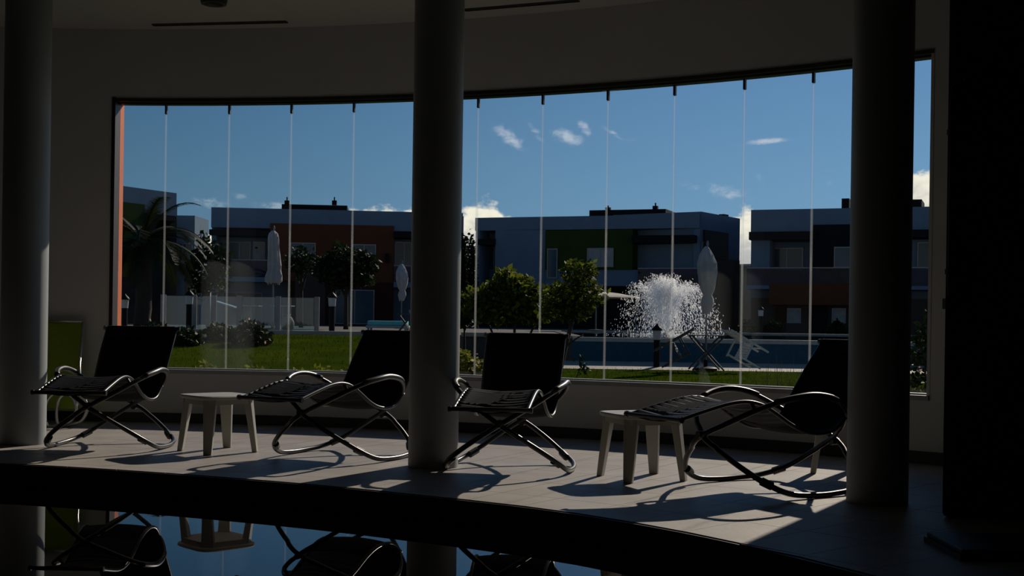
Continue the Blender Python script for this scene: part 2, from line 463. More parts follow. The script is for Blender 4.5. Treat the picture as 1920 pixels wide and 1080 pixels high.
tag(rim.build('trim_1', 'pool_rim'), 'black stone edging of the indoor pool', 'trim', kind='structure')
nd = MB().box(-9.2, 6.2, -5, .78 * K, -1.3, 0)
tag(nd.build('floor_near', 'dark_paint'), 'dark floor on the near side of the indoor pool', 'floor', kind='structure')
bs = MB().box(-9.2, 3.0, .7, 9.9, -1.4, -1.25)
tag(bs.build('floor_basin', 'basin'), 'dark green floor of the indoor pool basin', 'floor', kind='structure')
wt = MB(); wt.add([(x, y, Z_WATER) for x, y in EDGE] + [(-9.2, .8 * K, Z_WATER)], [tuple(range(len(EDGE) + 1))])
o = wt.build('pool_water', 'pool_water')
if o.data.polygons[0].normal.z < 0: o.data.flip_normals()
tag(o, 'still dark water of the indoor pool mirroring the window', 'water', kind='stuff')

# window: frameless sliding panes
win = tag(empty('window_1', (*arc(3.8), Z_SILL)), 'long curved window of tall frameless glass panes', 'window', kind='structure')
WO = tuple(win.location)
RG = RW + .11
joints = [SJ0 + .02] + [.81, 1.473, 2.13, 2.791, 3.445, 4.096, 4.761, 5.417, 6.07, 6.732, 7.358, 7.98] + [SJ1 - .02]
for i in range(len(joints) - 1):
    a, b_ = joints[i] + .004, joints[i + 1] - .004
    m = MB(WO); q = [arc(a, RG), arc(b_, RG), arc(b_, RG + .010), arc(a, RG + .010)]
    m.hexa([(*p, Z_SILL + .012) for p in q], [(*p, Z_HEAD - .03) for p in q])
    m.build('pane', 'pane_reflection_haze' if i in (2, 10) else 'pane_glass', win)
for j in joints[1:-1]:
    m = MB(WO); q = [arc(j - .009, RG - .004), arc(j + .009, RG - .004), arc(j + .009, RG + .014), arc(j - .009, RG + .014)]
    m.hexa([(*p, Z_SILL + .012) for p in q], [(*p, Z_HEAD - .12) for p in q]); m.build('edge_seal', 'edge_seal', win)
    m = MB(WO); q = [arc(j - .010, RG - .012), arc(j + .010, RG - .012), arc(j + .010, RG + .022), arc(j - .010, RG + .022)]
    m.hexa([(*p, Z_HEAD - .12) for p in q], [(*p, Z_HEAD - .028) for p in q]); m.build('top_clip', 'dark_frame', win)
m = MB(WO); curved_strip(m, SJ0, SJ1, RG - .05, RG + .06, Z_HEAD - .025, Z_HEAD + .014); m.build('top_track', 'dark_frame', win, 'auto')
m = MB(WO); curved_strip(m, SJ0, SJ1, RG - .045, RG + .055, Z_SILL - .02, Z_SILL + .012); m.build('bottom_track', 'sill_metal', win, 'auto')
m = MB(WO); curved_strip(m, SJ0, SJ1, RW - .025, RG - .05, Z_SILL - .04, Z_SILL); m.build('window_sill', 'sill_metal', win, 'auto')
m = MB(WO); curved_strip(m, SJ0, SJ1, RW - .012, RW + .05, Z_HEAD - .012, Z_HEAD + .020); m.build('head_trim', 'dark_frame', win, 'auto')
m = MB(WO); curved_strip(m, SJ0 - .022, SJ0 + .015, RW - .012, RG + .02, Z_SILL - .02, Z_HEAD + .03); m.build('jamb', 'dark_frame', win)
m = MB(WO); curved_strip(m, SJ1 - .022, SJ1 + .004, RW - .004, RG + .02, Z_SILL - .02, Z_HEAD + .03); m.build('jamb', 'wall_paint', win)
m = MB(); curved_strip(m, SJ0 - .001, SJ0 + .017, RG + .022, RO + .01, Z_SILL - .02, Z_HEAD + .03)
tag(m.build('trim_2', 'orange_paint'), 'sunlit orange painted outer reveal at the left end of the window', 'trim', kind='structure')
m = MB(); curved_strip(m, SJ0 + .03, SJ1, RG + .07, RO + .02, Z_HEAD + .01, Z_HEAD + .12)
tag(m.build('trim_3', 'facade_red', smooth='auto'), 'dark red painted outer edge along the head of the window', 'trim', kind='structure')

# round columns
RC = .186
for (x, y, lab) in ((-4.10, 10.54, 'round plastered column at the left edge with a sunlit strip down its side'),
                    (-.573, 9.345, 'round grey column in the middle between two black loungers'),
                    (2.285, 7.79, 'round dark column right of centre in front of the last lounger')):
    m = MB(); m.lathe((0, 0, 0), [(RC, .001), (RC, Z_CEIL - .001)], 48)
    o = m.build('column', 'column_paint', smooth='auto'); o.location = (x, y, 0); tag(o, lab, 'column', 'round columns along the deck')

# ceiling fittings
def slot(px0, py0, px1, py1, lab):
    k0, k1 = ab(px0, py0), ab(px1, py1)
    def cp(k): Y = (Z_CEIL - EYE) / k[1]; return Vector((k[0] * Y, Y, Z_CEIL))
    p, q = cp(k0), cp(k1); dd = (q - p).normalized(); n = Vector((-dd.y, dd.x, 0)) * .035
    root = tag(empty('linear_air_diffuser', (p + q) / 2), lab, 'vent', 'slot diffusers in the ceiling'); m = MB(root.location)
    z0 = Vector((0, 0, -.012))
    m.hexa([p - n + z0, q - n + z0, q + n + z0, p + n + z0], [p - n, q - n, q + n, p + n]); m.build('frame', 'lamp_trim', root)
    m = MB(root.location); n2 = n * .55; z1 = Vector((0, 0, -.014)); z2 = Vector((0, 0, -.0125))
    m.hexa([p - n2 + z1, q - n2 + z1, q + n2 + z1, p + n2 + z1], [p - n2 + z2, q - n2 + z2, q + n2 + z2, p + n2 + z2]); m.build('slot', 'slot_black', root)
slot(287, 46, 538, 40, 'narrow dark slot diffuser in the ceiling left of the middle column')
slot(872, 18, 1085, 0, 'narrow dark slot diffuser in the ceiling right of the middle column')
k = ab(401, -1); Y = (Z_CEIL - EYE) / k[1]; c = Vector((k[0] * Y, Y, Z_CEIL))
root = tag(empty('ceiling_downlight', c), 'round dark unlit downlight in the ceiling at the top of the view', 'ceiling light')
MB().lathe((0, 0, 0), [(.06, -.012), (.085, -.045), (.115, -.045), (.125, 0)], 28).build('ring', 'lamp_trim', root, 'auto')
MB().lathe((0, 0, 0), [(.058, -.030), (.058, -.018)], 24).build('lens', 'slot_black', root, 'auto')

# slim shower pipe on the partition
px = on(1772, 971).x
root = tag(empty('shower_pipe', (pl.x + .025, pl.y - .032, 0)), 'slim steel shower pipe fixed to the edge of the dark partition', 'pipe')
MB().tube(catmull([(0, 0, 1.25), (0, 0, 2.1), (.0, 0, 2.42), (.02, -.02, 2.5), (.07, -.06, 2.52)], 6), .009, 8).build('riser', 'steel_tube', root, True)
MB().lathe((.085, -.07, 2.49), [(.045, 0), (.045, .012), (.015, .035)], 16).build('shower_head', 'steel_tube', root, 'auto')
for zz in (1.4, 2.2):
    MB().box(-.014, .014, -.012, .032, zz, zz + .03).build('bracket', 'steel_tube', root)
MB().box(-.025, .03, -.02, .032, 1.2, 1.26).build('tap', 'steel_tube', root)
# low dark box
p = on(1703, 1011, .0)
bx, by = p.x + .06, p.y - .28
root = tag(empty('storage_box', (bx, by, 0)), 'low dark brown box in deep shadow at the bottom right corner', 'box')
MB().box(0, .75, -.30, .22, 0, .028).build('plinth', 'black_plastic', root)
MB().box(.01, .74, -.29, .21, .028, .052).build('lid', 'dark_frame', root, bevel=.006)

# ------------------------------------------------------------------ rocking loungers: two tilted rings hinged front and rear, sling between
RING = [(.640, 0, .372), (.52, .20, .495), (.37, .33, .585), (.21, .395, .628), (.04, .405, .642), (-.15, .392, .608), (-.32, .31, .515), (-.45, .15, .405), (-.530, 0, .320),
        (-.50, -.17, .21), (-.42, -.32, .100), (-.28, -.42, .038), (-.08, -.455, .021), (.12, -.455, .021), (.30, -.44, .040), (.445, -.385, .105), (.545, -.27, .195), (.61, -.13, .29)]
SLING = [(1.035, .508), (.93, .535), (.78, .570), (.62, .602), (.48, .610), (.36, .585), (.25, .530), (.12, .455), (0, .408), (-.12, .392), (-.23, .408), (-.31, .460), (-.375, .535), (-.465, .655), (-.55, .765), (-.645, .878), (-.729, .978)]
def half_w(u):
    return .240 + (.297 - .240) * min(1, max(0, (.5 - u) / 1.1))
def make_lounger(sling='black_sling', tube='steel_tube'):
    root = empty('rocking_lounger')
    for sgn in (1, -1):
        pts = catmull([(u, sgn * w_, z) for u, w_, z in RING], 5, True)
        off = .011 * sgn
        pts = [p + Vector((off if abs(p.y) < .12 else 0, 0, 0)) for p in pts]
        ring = MB().tube(pts, .0185, 8, True).build('ring_frame', tube, root, True)
        for a, b_ in (((.46, -sgn * .36, .118), (.40, -sgn * .395, .085)), ((-.40, -sgn * .33, .088), (-.33, -sgn * .375, .058))):
            MB().tube([a, b_], .027, 8).build('rubber_stop', 'black_plastic', ring, 'auto')
        # flat armrest pad
        pad = [p for p in pts if p.z > .575 and -.2 < p.x < .34]
        pad.sort(key=lambda p: -p.x)
        MB().tube([p + Vector((0, 0, .006)) for p in pad], .0225, 8).build('arm_grip', 'black_plastic' if tube == 'steel_tube' else tube, ring, True)
        side = catmull([(u, sgn * (half_w(u) + .008), z - .004) for u, z in SLING], 4)
        MB().tube(side, .0135, 8).build('side_rail', tube, root, True)
        # brackets tying the rails to the rings
        MB().tube([(-.37, sgn * .29, .497), (-.375, sgn * .262, .475)], .014, 8).build('bracket', 'black_plastic', root, 'auto')
        MB().tube([(.44, sgn * .272, .548), (.44, sgn * .238, .60)], .014, 8).build('bracket', 'black_plastic', root, 'auto')
    for u, z in ((.640, .385), (-.545, .295)):
        MB().tube([(u - .034, 0, z), (u + .034, 0, z)], .024, 10).build('hinge', 'black_plastic', root, 'auto')
    for u, z in (SLING[0], SLING[-1]):
        hw = half_w(u) + .022
        MB().tube([(u, -hw, z), (u, hw, z)], .016, 8).build('end_bar', tube, root, 'auto')
        for sgn in (1, -1):
            MB().tube([(u, sgn * hw, z), (u, sgn * (hw + .02), z)], .02, 8).build('end_cap', 'black_plastic', root, 'auto')
    def cloth(prof, name, material, ripple=0.0):
        pts = catmull([(u, 0, z) for u, z in prof], 8); vs, fs = [], []; n = 12
        L = 0
        for i, p in enumerate(pts):
            if i: L += (p - pts[i - 1]).length
            hw = half_w(p.x)
            for k in range(n + 1):
                t = k / n * 2 - 1
                dz = -.022 * (1 - t * t) + ripple * math.sin(L * 2 * PI / .062 + .6 * math.sin(3 * t)) * (1 - .3 * t * t) * min(1, L * 12)
                vs.append((p.x, t * hw, p.z + dz + .003))
        m = len(pts)
        top = len(vs); vs += [(x, y, z - .006) for x, y, z in vs]
        for i in range(m - 1):
            for k in range(n):
                a = i * (n + 1) + k; q = (a, a + 1, a + n + 2, a + n + 1)
                fs.append(q); fs.append(tuple(reversed([j + top for j in q])))
        for i in range(m - 1):
            for k in (0, n):
                a = i * (n + 1) + k; fs.append((a, a + n + 1, a + n + 1 + top, a + top))
        return MB().add(vs, fs).build(name, material, root, True)
    cloth(SLING[:8], 'leg_sling', 'grey_sling' if sling == 'black_sling' else sling, .011)
    cloth(SLING[7:], 'back_sling', sling)
    # headrest flap folded over the top edge
    u, z = SLING[-1]; hw = half_w(u)
    MB().hexa([(u - .02, -hw, z - .10), (u + .085, -hw, z - .10), (u + .085, hw, z - .10), (u - .02, hw, z - .10)][:4] and
              [(u + .078, -hw, z - .085), (u + .086, -hw, z - .082), (u + .086, hw, z - .082), (u + .078, hw, z - .085)],
              [(u + .004, -hw, z + .020), (u + .014, -hw, z + .018), (u + .014, hw, z + .018), (u + .004, hw, z + .020)]).build('headrest_flap', sling, root)
    return root
POSES = [(-3.293, 10.405, 89.4, 'black rocking lounger beside the leftmost column, in front of the green folded one'),
         (-1.289, 9.945, 64.7, 'black rocking lounger left of the middle column with its foot end over the small table'),
         (.013, 9.283, 81.8, 'black rocking lounger facing the viewer just right of the middle column'),
         (1.773, 8.366, 31.5, 'black rocking lounger half behind the right column with a striped leg rest')]
proto = make_lounger()
for i, (x, y, th, lab) in enumerate(POSES):
    o = proto if i == 0 else copy_tree(proto)
    o.location = (x, y, 0); t = math.radians(th); o.rotation_euler.z = t + PI
    tag(o, lab, 'lounger', 'black rocking loungers in a row')
# a lime lounger folded flat and stood against the wall
gx, gy = -4.80, 12.17
root = tag(empty('folded_lounger', (gx, gy, 0), math.radians(0)), 'lime green lounger with pale tubes folded flat against the left wall', 'lounger')
def panel(x0, x1, z0, z1, y0, y1, name):
    vs, fs = [], []; n, m = 8, 10
    for i in range(m + 1):
        for k in range(n + 1):
            t, q = k / n, i / m
            vs.append((x0 + (x1 - x0) * t + .12 * (1 - q), y0 + (y1 - y0) * q + .02 * math.sin(PI * t) , z0 + (z1 - z0) * q))
    top = len(vs); vs += [(a, b_ + .008, c_) for a, b_, c_ in vs]
    for i in range(m):
        for k in range(n):
            a = i * (n + 1) + k; q = (a, a + 1, a + n + 2, a + n + 1); fs.append(q); fs.append(tuple(reversed([j + top for j in q])))
    MB().add(vs, fs).build(name, 'green_sling', root, True)
panel(0, .43, .17, 1.0, .06, .56, 'sling')
for x in (-.012, .442):
    MB().tube([(x + .13, .02, .10), (x + .065, .29, .55), (x, .57, 1.02)], .013, 8).build('side_rail', 'bright_tube', root, True)
MB().tube([(-.02, .57, 1.02), (.45, .57, 1.02)], .014, 8).build('end_bar', 'bright_tube', root, True)
for dx, dy in ((.34, -.10), (.43, -.05)):
    lp = catmull([(dx, dy, .018), (dx - .02, dy, .15), (dx + .0, dy + .01, .27), (dx + .10, dy + .02, .345), (dx + .22, dy + .02, .30), (dx + .27, dy + .01, .18), (dx + .22, dy, .06), (dx + .10, dy, .02)], 6, True)
    MB().tube(lp, .016, 8, True).build('ring_frame', 'bright_tube', root, True)
MB().tube(catmull([(.60, -.02, .20), (.59, .06, .45), (.56, .14, .58), (.53, .24, .66)], 5), .014, 8).build('arm_tube', 'bright_tube', root, True)

# ------------------------------------------------------------------ white side tables
def make_table():
    root = empty('side_table')
    H = .462
    def outline(r, z):                       # rounded square, its corners over the legs
        out = []
        for q in range(48):
            a = 2 * PI * q / 48; c_, s_ = math.cos(a - PI / 4), math.sin(a - PI / 4)
            out.append((lambda e: (r * e * math.cos(a), r * e * math.sin(a), z))(.80 / (abs(c_) ** 5 + abs(s_) ** 5) ** .2))
        return out
    def shell(rows, name):
        vs = [p for r, z in rows for p in outline(r, z)]; n = 48
        fs = [(i * n + k, i * n + (k + 1) % n, (i + 1) * n + (k + 1) % n, (i + 1) * n + k) for i in range(len(rows) - 1) for k in range(n)]
        fs += [tuple(reversed(range(n))), tuple((len(rows) - 1) * n + k for k in range(n))]
        MB().add(vs, fs).build(name, 'white_plastic', root, 'auto')
    shell([(.30, H - .030), (.318, H - .024), (.322, H - .008), (.312, H)], 'table_top')
    shell([(.262, H - .070), (.282, H - .070), (.282, H - .031), (.262, H - .031)], 'apron')
    for k in range(4):
        a = k * PI / 2; c_, s_ = math.cos(a), math.sin(a)
        def R(x, y, z): return (x * c_ - y * s_, x * s_ + y * c_, z)
        lg = MB().hexa([R(.285, -.032, 0), R(.325, -.032, 0), R(.325, .032, 0), R(.285, .032, 0)], [R(.215, -.052, H - .03), R(.272, -.052, H - .03), R(.272, .052, H - .03), R(.215, .052, H - .03)]).build('leg', 'white_plastic', root, bevel=.006)
    return root
tp = make_table()
c1 = (-2.368, 10.155)
c2 = (.927, 8.817)
c3 = (2.54, 9.20)
for i, (c_, rot, lab) in enumerate(((c1, -1.5, 'white plastic side table between the two left loungers'),
                                    (c2, -23, 'white plastic side table under the foot end of the right lounger'),
                                    (c3, -12, 'white plastic side table mostly hidden behind the right lounger and column'))):
    o = tp if i == 0 else copy_tree(tp)
    o.location = (*c_, 0); o.rotation_euler.z = math.radians(rot); tag(o, lab, 'side table', 'white side tables on the deck')

# ------------------------------------------------------------------ outdoors: lawn, bank, terrace, raised pool
ZT = .70                                  # terrace level
def ground_z(x, y):                       # lawn bank rising to the terrace on the left
    k = min(1, max(0, (y / K - 11.0) / 8.6)); k = k * k * (3 - 2 * k)
    s_ = min(1, max(0, (-1.2 - x) / 1.8)); s_ = s_ * s_ * (3 - 2 * s_)
    return -.03 + (ZT - .02) * k * s_
vs, fs = [], []
NX, NY = 70, 40
for j in range(NY + 1):
    for i in range(NX + 1):
        x = -22 + 44 * i / NX; y = 7.0 + (20.2 * K - 7.0) * j / NY
        # keep the lawn outside the curved wall
        rr = math.hypot(x - CX, y - CY)
        if rr < RO + .02 and rr > 1:
            kx = (RO + .02) / rr; x, y = CX + (x - CX) * kx, CY + (y - CY) * kx
        vs.append((x, y, ground_z(x, y)))
for j in range(NY):
    for i in range(NX):
        a = j * (NX + 1) + i; fs.append((a, a + 1, a + NX + 2, a + NX + 1))
lawn = tag(MB().add(vs, fs).build('lawn', 'lawn_green', smooth=True), 'green lawn sloping up to the terrace outside the window', 'lawn', kind='structure')
# grass blades
g = MB(); vs, fs = [], []
for i in range(16000):
    y = (9.0 + 10.3 * random.random() ** .8) * K; x = random.uniform(-.62, .56) * y / K
    if math.hypot(x - CX, y - CY) < RO + .1: continue
    z = ground_z(x, y) - .01; a = random.uniform(0, PI); hh = random.uniform(.03, .085); wv = .010
    n = len(vs); vs += [(x - wv * math.cos(a), y - wv * math.sin(a), z), (x + wv * math.cos(a), y + wv * math.sin(a), z), (x + random.uniform(-.03, .03), y + random.uniform(-.03, .03), z + hh)]
    fs.append((n, n + 1, n + 2))
g.add(vs, fs).build('grass_blades', 'grass_blade', lawn)['kind'] = 'stuff'
# raised terrace, its retaining wall and the paving strip at its foot
YP = 19.75 * K
YF, YE = 29.0 * K, 62 * K
t = MB().box(-40, -1.0, 20.3 * K, YE, -.1, ZT); t.box(-1.0, 1.55, YP + .3, YE, -.1, ZT); t.box(1.55, 20, YF, YE, -.1, ZT); t.box(20, 45, YP, YE, -.1, ZT)
tag(t.build('terrace', 'stone_paving'), 'pale stone terrace around the outdoor pool in front of the houses', 'terrace', kind='structure')
t = MB().box(-1.2, 1.50, YP, YP + .3, -.1, ZT - .02)
tag(t.build('wall_terrace', 'terrace_wall'), 'brown grey rendered retaining wall left of the blue pool wall', 'wall', kind='structure')
t = MB().box(-1.25, 1.0, YP - .06, YP + .4, ZT - .02, ZT + .08)
tag(t.build('trim_4', 'kerb_stone'), 'sunlit pale coping on the retaining wall behind the shrubs', 'trim', kind='structure')
t = MB().box(-13, -3.0, 20.15 * K, 20.15 * K + .35, .3, ZT + .05)
tag(t.build('trim_5', 'kerb_stone'), 'pale kerb along the top of the grass bank', 'trim', kind='structure')
t = MB().hexa([(1.0, YP - 1.6, -.1), (20, YP - 1.6, -.1), (20, YP - .005, -.1), (1.0, YP - .005, -.1)], [(1.0, YP - 1.6, -.015), (20, YP - 1.6, -.015), (20, YP - .005, .12), (1.0, YP - .005, .12)])
tag(t.build('path', 'kerb_stone'), 'pale paving strip along the foot of the blue pool wall', 'path', kind='structure')
pw = tag(empty('outdoor_pool', (8, YP, 0)), 'raised outdoor pool with a blue mosaic wall behind the lawn', 'pool')
O8 = (8, YP, 0)
MB(O8).box(1.5, 20, YP, YP + .3, -.1, .60).build('mosaic_wall', 'pool_mosaic', pw)
MB(O8).box(1.5, 20, YP - .03, YP + .3, .60, .70).build('overflow_rim', 'sill_metal', pw)
MB(O8).box(1.5, 1.8, YP + .3, YF, -.1, .72).build('side_wall', 'terrace_wall', pw)
MB(O8).box(1.8, 20, YP + .3, YF, -.1, .0).build('pool_bed', 'pool_floor', pw)
MB(O8).add([(1.8, YP + .3, .715), (20, YP + .3, .715), (20, YF, .715), (1.8, YF, .715)], [(0, 1, 2, 3)]).build('water', 'outdoor_water', pw)['kind'] = 'stuff'
MB(O8).box(1.8, 20, YF - .15, YF + .15, .0, .76).build('far_coping', 'kerb_stone', pw)

# fountain
fp = Vector((ab(1243, 620)[0] * 23.0 * K, 23.0 * K, .715))
fo = tag(empty('fountain', (fp.x, fp.y, .6)), 'white fountain spray rising in a dome from the outdoor pool', 'fountain')
MB().lathe((0, 0, 0), [(.32, 0), (.32, .10), (.26, .14), (.10, .15), (.08, .2)], 20).build('nozzle', 'lamp_black', fo, 'auto')
vs, fs = [], []
rnd = random.Random(3)
def drop(p, v, r, l):                       # a torn fleck of water: two crossed slivers along its path
    d_ = v.normalized() if v.length > 1e-3 else Vector((0, 0, 1))
    a = d_.orthogonal().normalized(); b2 = d_.cross(a)
    for w_ in (a, b2):
        n = len(vs); vs.extend([p + d_ * l, p + w_ * r, p - d_ * l, p - w_ * r]); fs.append((n, n + 1, n + 2, n + 3))
jets = []
for j in range(64):
    a = rnd.uniform(0, 2 * PI); tilt = math.radians(rnd.choice([rnd.gauss(3, 2), rnd.uniform(5, 16)])); sp = rnd.uniform(4.9, 5.75)
    jets.append((a, tilt, sp))
for i in range(17000):
    a, tilt, sp = rnd.choice(jets)
    v0 = Vector((math.cos(a) * math.sin(tilt), math.sin(a) * math.sin(tilt), math.cos(tilt))) * sp
    T = 2 * v0.z / 9.81; tt = T * rnd.random() ** .8
    spread = .02 + .10 * (tt / T)
    p = v0 * tt + Vector((math.cos(a) * .12, math.sin(a) * .12, .12 - 4.905 * tt * tt)) + Vector((rnd.gauss(0, spread), rnd.gauss(0, spread), rnd.gauss(0, spread)))
    if p.z < .10: p.z = .10 + rnd.random() * .05
    vel = v0 - Vector((0, 0, 9.81 * tt))
    r = rnd.uniform(.007, .014) * (1.25 if rnd.random() < .15 else 1)
    drop(p, vel, r, r * rnd.uniform(1.2, 3.5))
for i in range(700):                         # splash ring
    a = rnd.uniform(0, 2 * PI); rr = abs(rnd.gauss(0, .7)); drop(Vector((rr * math.cos(a), rr * math.sin(a), .12 + abs(rnd.gauss(0, .03)))), Vector((0, 0, 1)), .012, .012)
MB().add(vs, fs).build('spray', 'spray', fo)['kind'] = 'stuff'

# bollard lamps
def make_bollard():
    root = empty('bollard_lamp')
    MB().lathe((0, 0, 0), [(.11, 0), (.11, .02), (.075, .03), (.075, .66), (.095, .68)], 16).build('post', 'lamp_black', root, 'auto')
    MB().lathe((0, 0, 0), [(.088, .68), (.105, .90), (.09, .905)], 16).build('diffuser', 'lamp_diffuser', root, 'auto')
    MB().lathe((0, 0, 0), [(.13, .90), (.13, .925), (.09, .98), (.03, 1.03), (.022, 1.06)], 16).build('cap', 'lamp_black', root, 'auto')
    return root
bp = make_bollard()
BL = [(1232, 19.1, 0.0, 'black bollard lamp on the lawn edge in front of the fountain'),
      (622, 20.55, ZT, 'black bollard lamp on the kerb before the brown wall left of the middle column'),
      (354, 20.6, ZT, 'black bollard lamp by the glass fence on the left'),
      (1426, 29.6, ZT, 'small distant bollard lamp across the outdoor pool'),
      (233, 20.9, ZT - .12, 'bollard lamp at the far left beside the orange window edge')]
for i, (px_, Y_, z_, lab) in enumerate(BL):
    Y_ *= K
    o = bp if i == 0 else copy_tree(bp)
    o.location = (ab(px_, 620)[0] * Y_, Y_, z_ if z_ else .0); tag(o, lab, 'bollard lamp', 'bollard lamps in the garden')

# parasols
def closed_parasol(px_, Y_, zb, zc0, zc1, wid, canvas, lab, seed, pole=.022, straight=False):
    r_ = random.Random(seed); Y_ *= K
    x = ab(px_, 560)[0] * Y_
    root = tag(empty('closed_parasol', (x, Y_, zb)), lab, 'parasol', 'folded parasols')
    MB().tube([(0, 0, 0), (0, 0, zc1 - zb + .06)], pole, 10).build('pole', 'pole_metal', root, 'auto')
    MB().lathe((0, 0, 0), [(.27, 0), (.27, .05), (.20, .08), (.05, .09), (.045, .25)], 20).build('base', 'lamp_black', root, 'auto')
    prof = [(0, .34), (.06, .46), (.14, .62), (.22, .54), (.27, .40), (.32, .60), (.45, .85), (.60, 1.0), (.75, .92), (.88, .62), (.96, .32), (1.0, .1)]
    if straight: prof = [(0, .75), (.05, 1.0), (.15, .95), (.25, .82), (.27, .78), (.35, .8), (.5, .78), (.7, .74), (.88, .66), (.95, .5), (1.0, .15)]
    n = 24; vs, fs = [], []; H = zc1 - zc0
    for q, rr in prof:
        for k in range(n):
            a = 2 * PI * k / n; fl = 1 + .22 * math.cos(8 * a + 2 * q) + r_.uniform(-.06, .06)
            vs.append((rr * wid / 2 * fl * math.cos(a) + .02 * math.sin(5 * q), rr * wid / 2 * fl * math.sin(a), zc0 - zb + q * H + (r_.uniform(-.05, .03) if q == 0 else 0)))
    for i in range(len(prof) - 1):
        for k in range(n):
            k2 = (k + 1) % n; fs.append((i * n + k, i * n + k2, (i + 1) * n + k2, (i + 1) * n + k))
    fs.append(tuple((len(prof) - 1) * n + k for k in range(n)))
    MB().add(vs, fs).build('canopy', canvas, root, True)
    MB().tube([(0, 0, zc0 - zb + H * .265), (0, 0, zc0 - zb + H * .285)], wid * (.40 if straight else .22), 14).build('tie_strap', canvas, root, 'auto')
    MB().lathe((0, 0, zc1 - zb + .04), [(.03, 0), (.02, .06), (.005, .09)], 10).build('finial', 'pole_metal', root, 'auto')
TY = 18.55 * K; TX = ab(1325, 620)[0] * TY
closed_parasol(1325, 18.55, .0, 1.33, 2.88, .42, 'parasol_canvas', 'folded grey parasol rising from the garden table right of the fountain', 1)
closed_parasol(512, 21.6, ZT, 1.98, 3.42, .40, 'parasol_canvas', 'folded grey parasol behind the glass fence on the left', 2, straight=True)
closed_parasol(753, 31, ZT, 1.80, 3.22, .44, 'parasol_white', 'folded white parasol close to the middle column', 3)
# open parasol beyond the shrubs
x0 = ab(1118, 560)[0] * 30.5 * K
root = tag(empty('open_parasol', (x0, 30.5 * K, ZT)), 'wide open pale parasol behind the shrubs and the fountain', 'parasol')
MB().tube([(0, 0, 0), (0, 0, 1.62)], .03, 8).build('pole', 'pole_metal', root, 'auto')
MB().lathe((0, 0, 0), [(.35, 0), (.35, .07), (.05, .1)], 16).build('base', 'lamp_black', root, 'auto')
n = 8; vs, fs = [], []
for q, rr in ((0, 1.75), (.05, 1.68), (.16, 1.0), (.26, .1)):
    for k in range(n): vs.append((rr * math.cos(2 * PI * k / n + .2), rr * math.sin(2 * PI * k / n + .2), 1.30 + q))
for i in range(3):
    for k in range(n): fs.append((i * n + k, i * n + (k + 1) % n, (i + 1) * n + (k + 1) % n, (i + 1) * n + k))
fs.append(tuple(3 * n + k for k in range(n)))
MB().add(vs, fs).build('canopy', 'kerb_stone', root)
for k in range(8):
    a = 2 * PI * k / 8 + .2
    MB().tube([(.05 * math.cos(a), .05 * math.sin(a), 1.50), (1.66 * math.cos(a), 1.66 * math.sin(a), 1.315)], .012, 6).build('rib', 'pole_metal', root, 'auto')

# garden table with crossed legs, and two folding chairs tipped against it
tb = tag(empty('garden_table', (TX, TY, 0)), 'dark folding garden table with crossed legs around the parasol pole', 'table')
for k in range(5):
    if k != 2: MB().box(-.40, .40, -.40 + k * .165, -.40 + k * .165 + .14, .80, .822).build('table_slat', 'chair_wood', tb)
MB().box(-.40, -.05, -.07, .07, .80, .822).build('table_slat', 'chair_wood', tb); MB().box(.05, .40, -.07, .07, .80, .822).build('table_slat', 'chair_wood', tb)
for y in (-.32, .32):
    for sg in (1, -1):
        MB().tube([(-.36 * sg, y + .02 * sg, .01), (.36 * sg, y + .02 * sg, .79)], .020, 6).build('leg', 'chair_wood', tb, 'auto')
for x in (-.34, .34): MB().box(x - .02, x + .02, -.38, .38, .775, .80).build('rail', 'chair_wood', tb)
def make_garden_chair(mt):
    root = empty('garden_chair')
    for y in (-.25, .25):
        MB().box(-.02, .02, y - .02, y + .02, 0, 1.06).build('back_leg', mt, root)
        MB().box(.40, .44, y - .02, y + .02, 0, .64).build('front_leg', mt, root)
        MB().box(-.02, .44, y - .018, y + .018, .415, .45).build('seat_rail', mt, root)
        MB().box(-.02, .47, y - .03, y + .03, .64, .665).build('armrest', mt, root)
    for k in range(6): MB().box(.03 + k * .07, .03 + k * .07 + .052, -.25, .25, .45, .468).build('seat_slat', mt, root)
    for k in range(7): MB().box(-.014, .008, -.23, .23, .55 + k * .072, .55 + k * .072 + .05).build('back_slat', mt, root)
    for x in (0, .42): MB().box(x - .012, x + .012, -.25, .25, .16, .19).build('stretcher', mt, root)
    return root
for mt, x, z, ty, rz, lab in (('chair_wood', -1.24, .44, 60, -14, 'dark slatted garden chair tipped against the left side of the garden table'),
                              ('chair_pale', 1.26, .45, 62, 180 + 16, 'pale slatted garden chair tipped against the right side of the garden table')):
    gc = make_garden_chair(mt)
    gc.location = (TX + x, TY - .30, z); gc.rotation_euler = (0, math.radians(ty), math.radians(rz))
    tag(gc, lab, 'chair', 'slatted chairs tipped against the garden table')

# glass fence along the kerb
YG = 20.9 * K
gf = tag(empty('glass_fence', (ab(450, 600)[0] * YG, YG, ZT)), 'frameless glass fence with pale posts along the terrace on the left', 'fence')
GO = tuple(gf.location)
posts = [306, 364, 401, 449, 521, 594]
xs = [ab(p_, 590)[0] * YG for p_ in posts]
for x in xs:
    MB(GO).box(x - .065, x + .065, YG - .04, YG + .04, ZT, ZT + .93).build('post', 'rail_metal', gf)
for a, b_ in zip(xs[:-1], xs[1:]):
    MB(GO).box(a + .08, b_ - .08, YG - .005, YG + .007, ZT + .04, ZT + .90).build('glass_panel', 'fence_glass', gf)

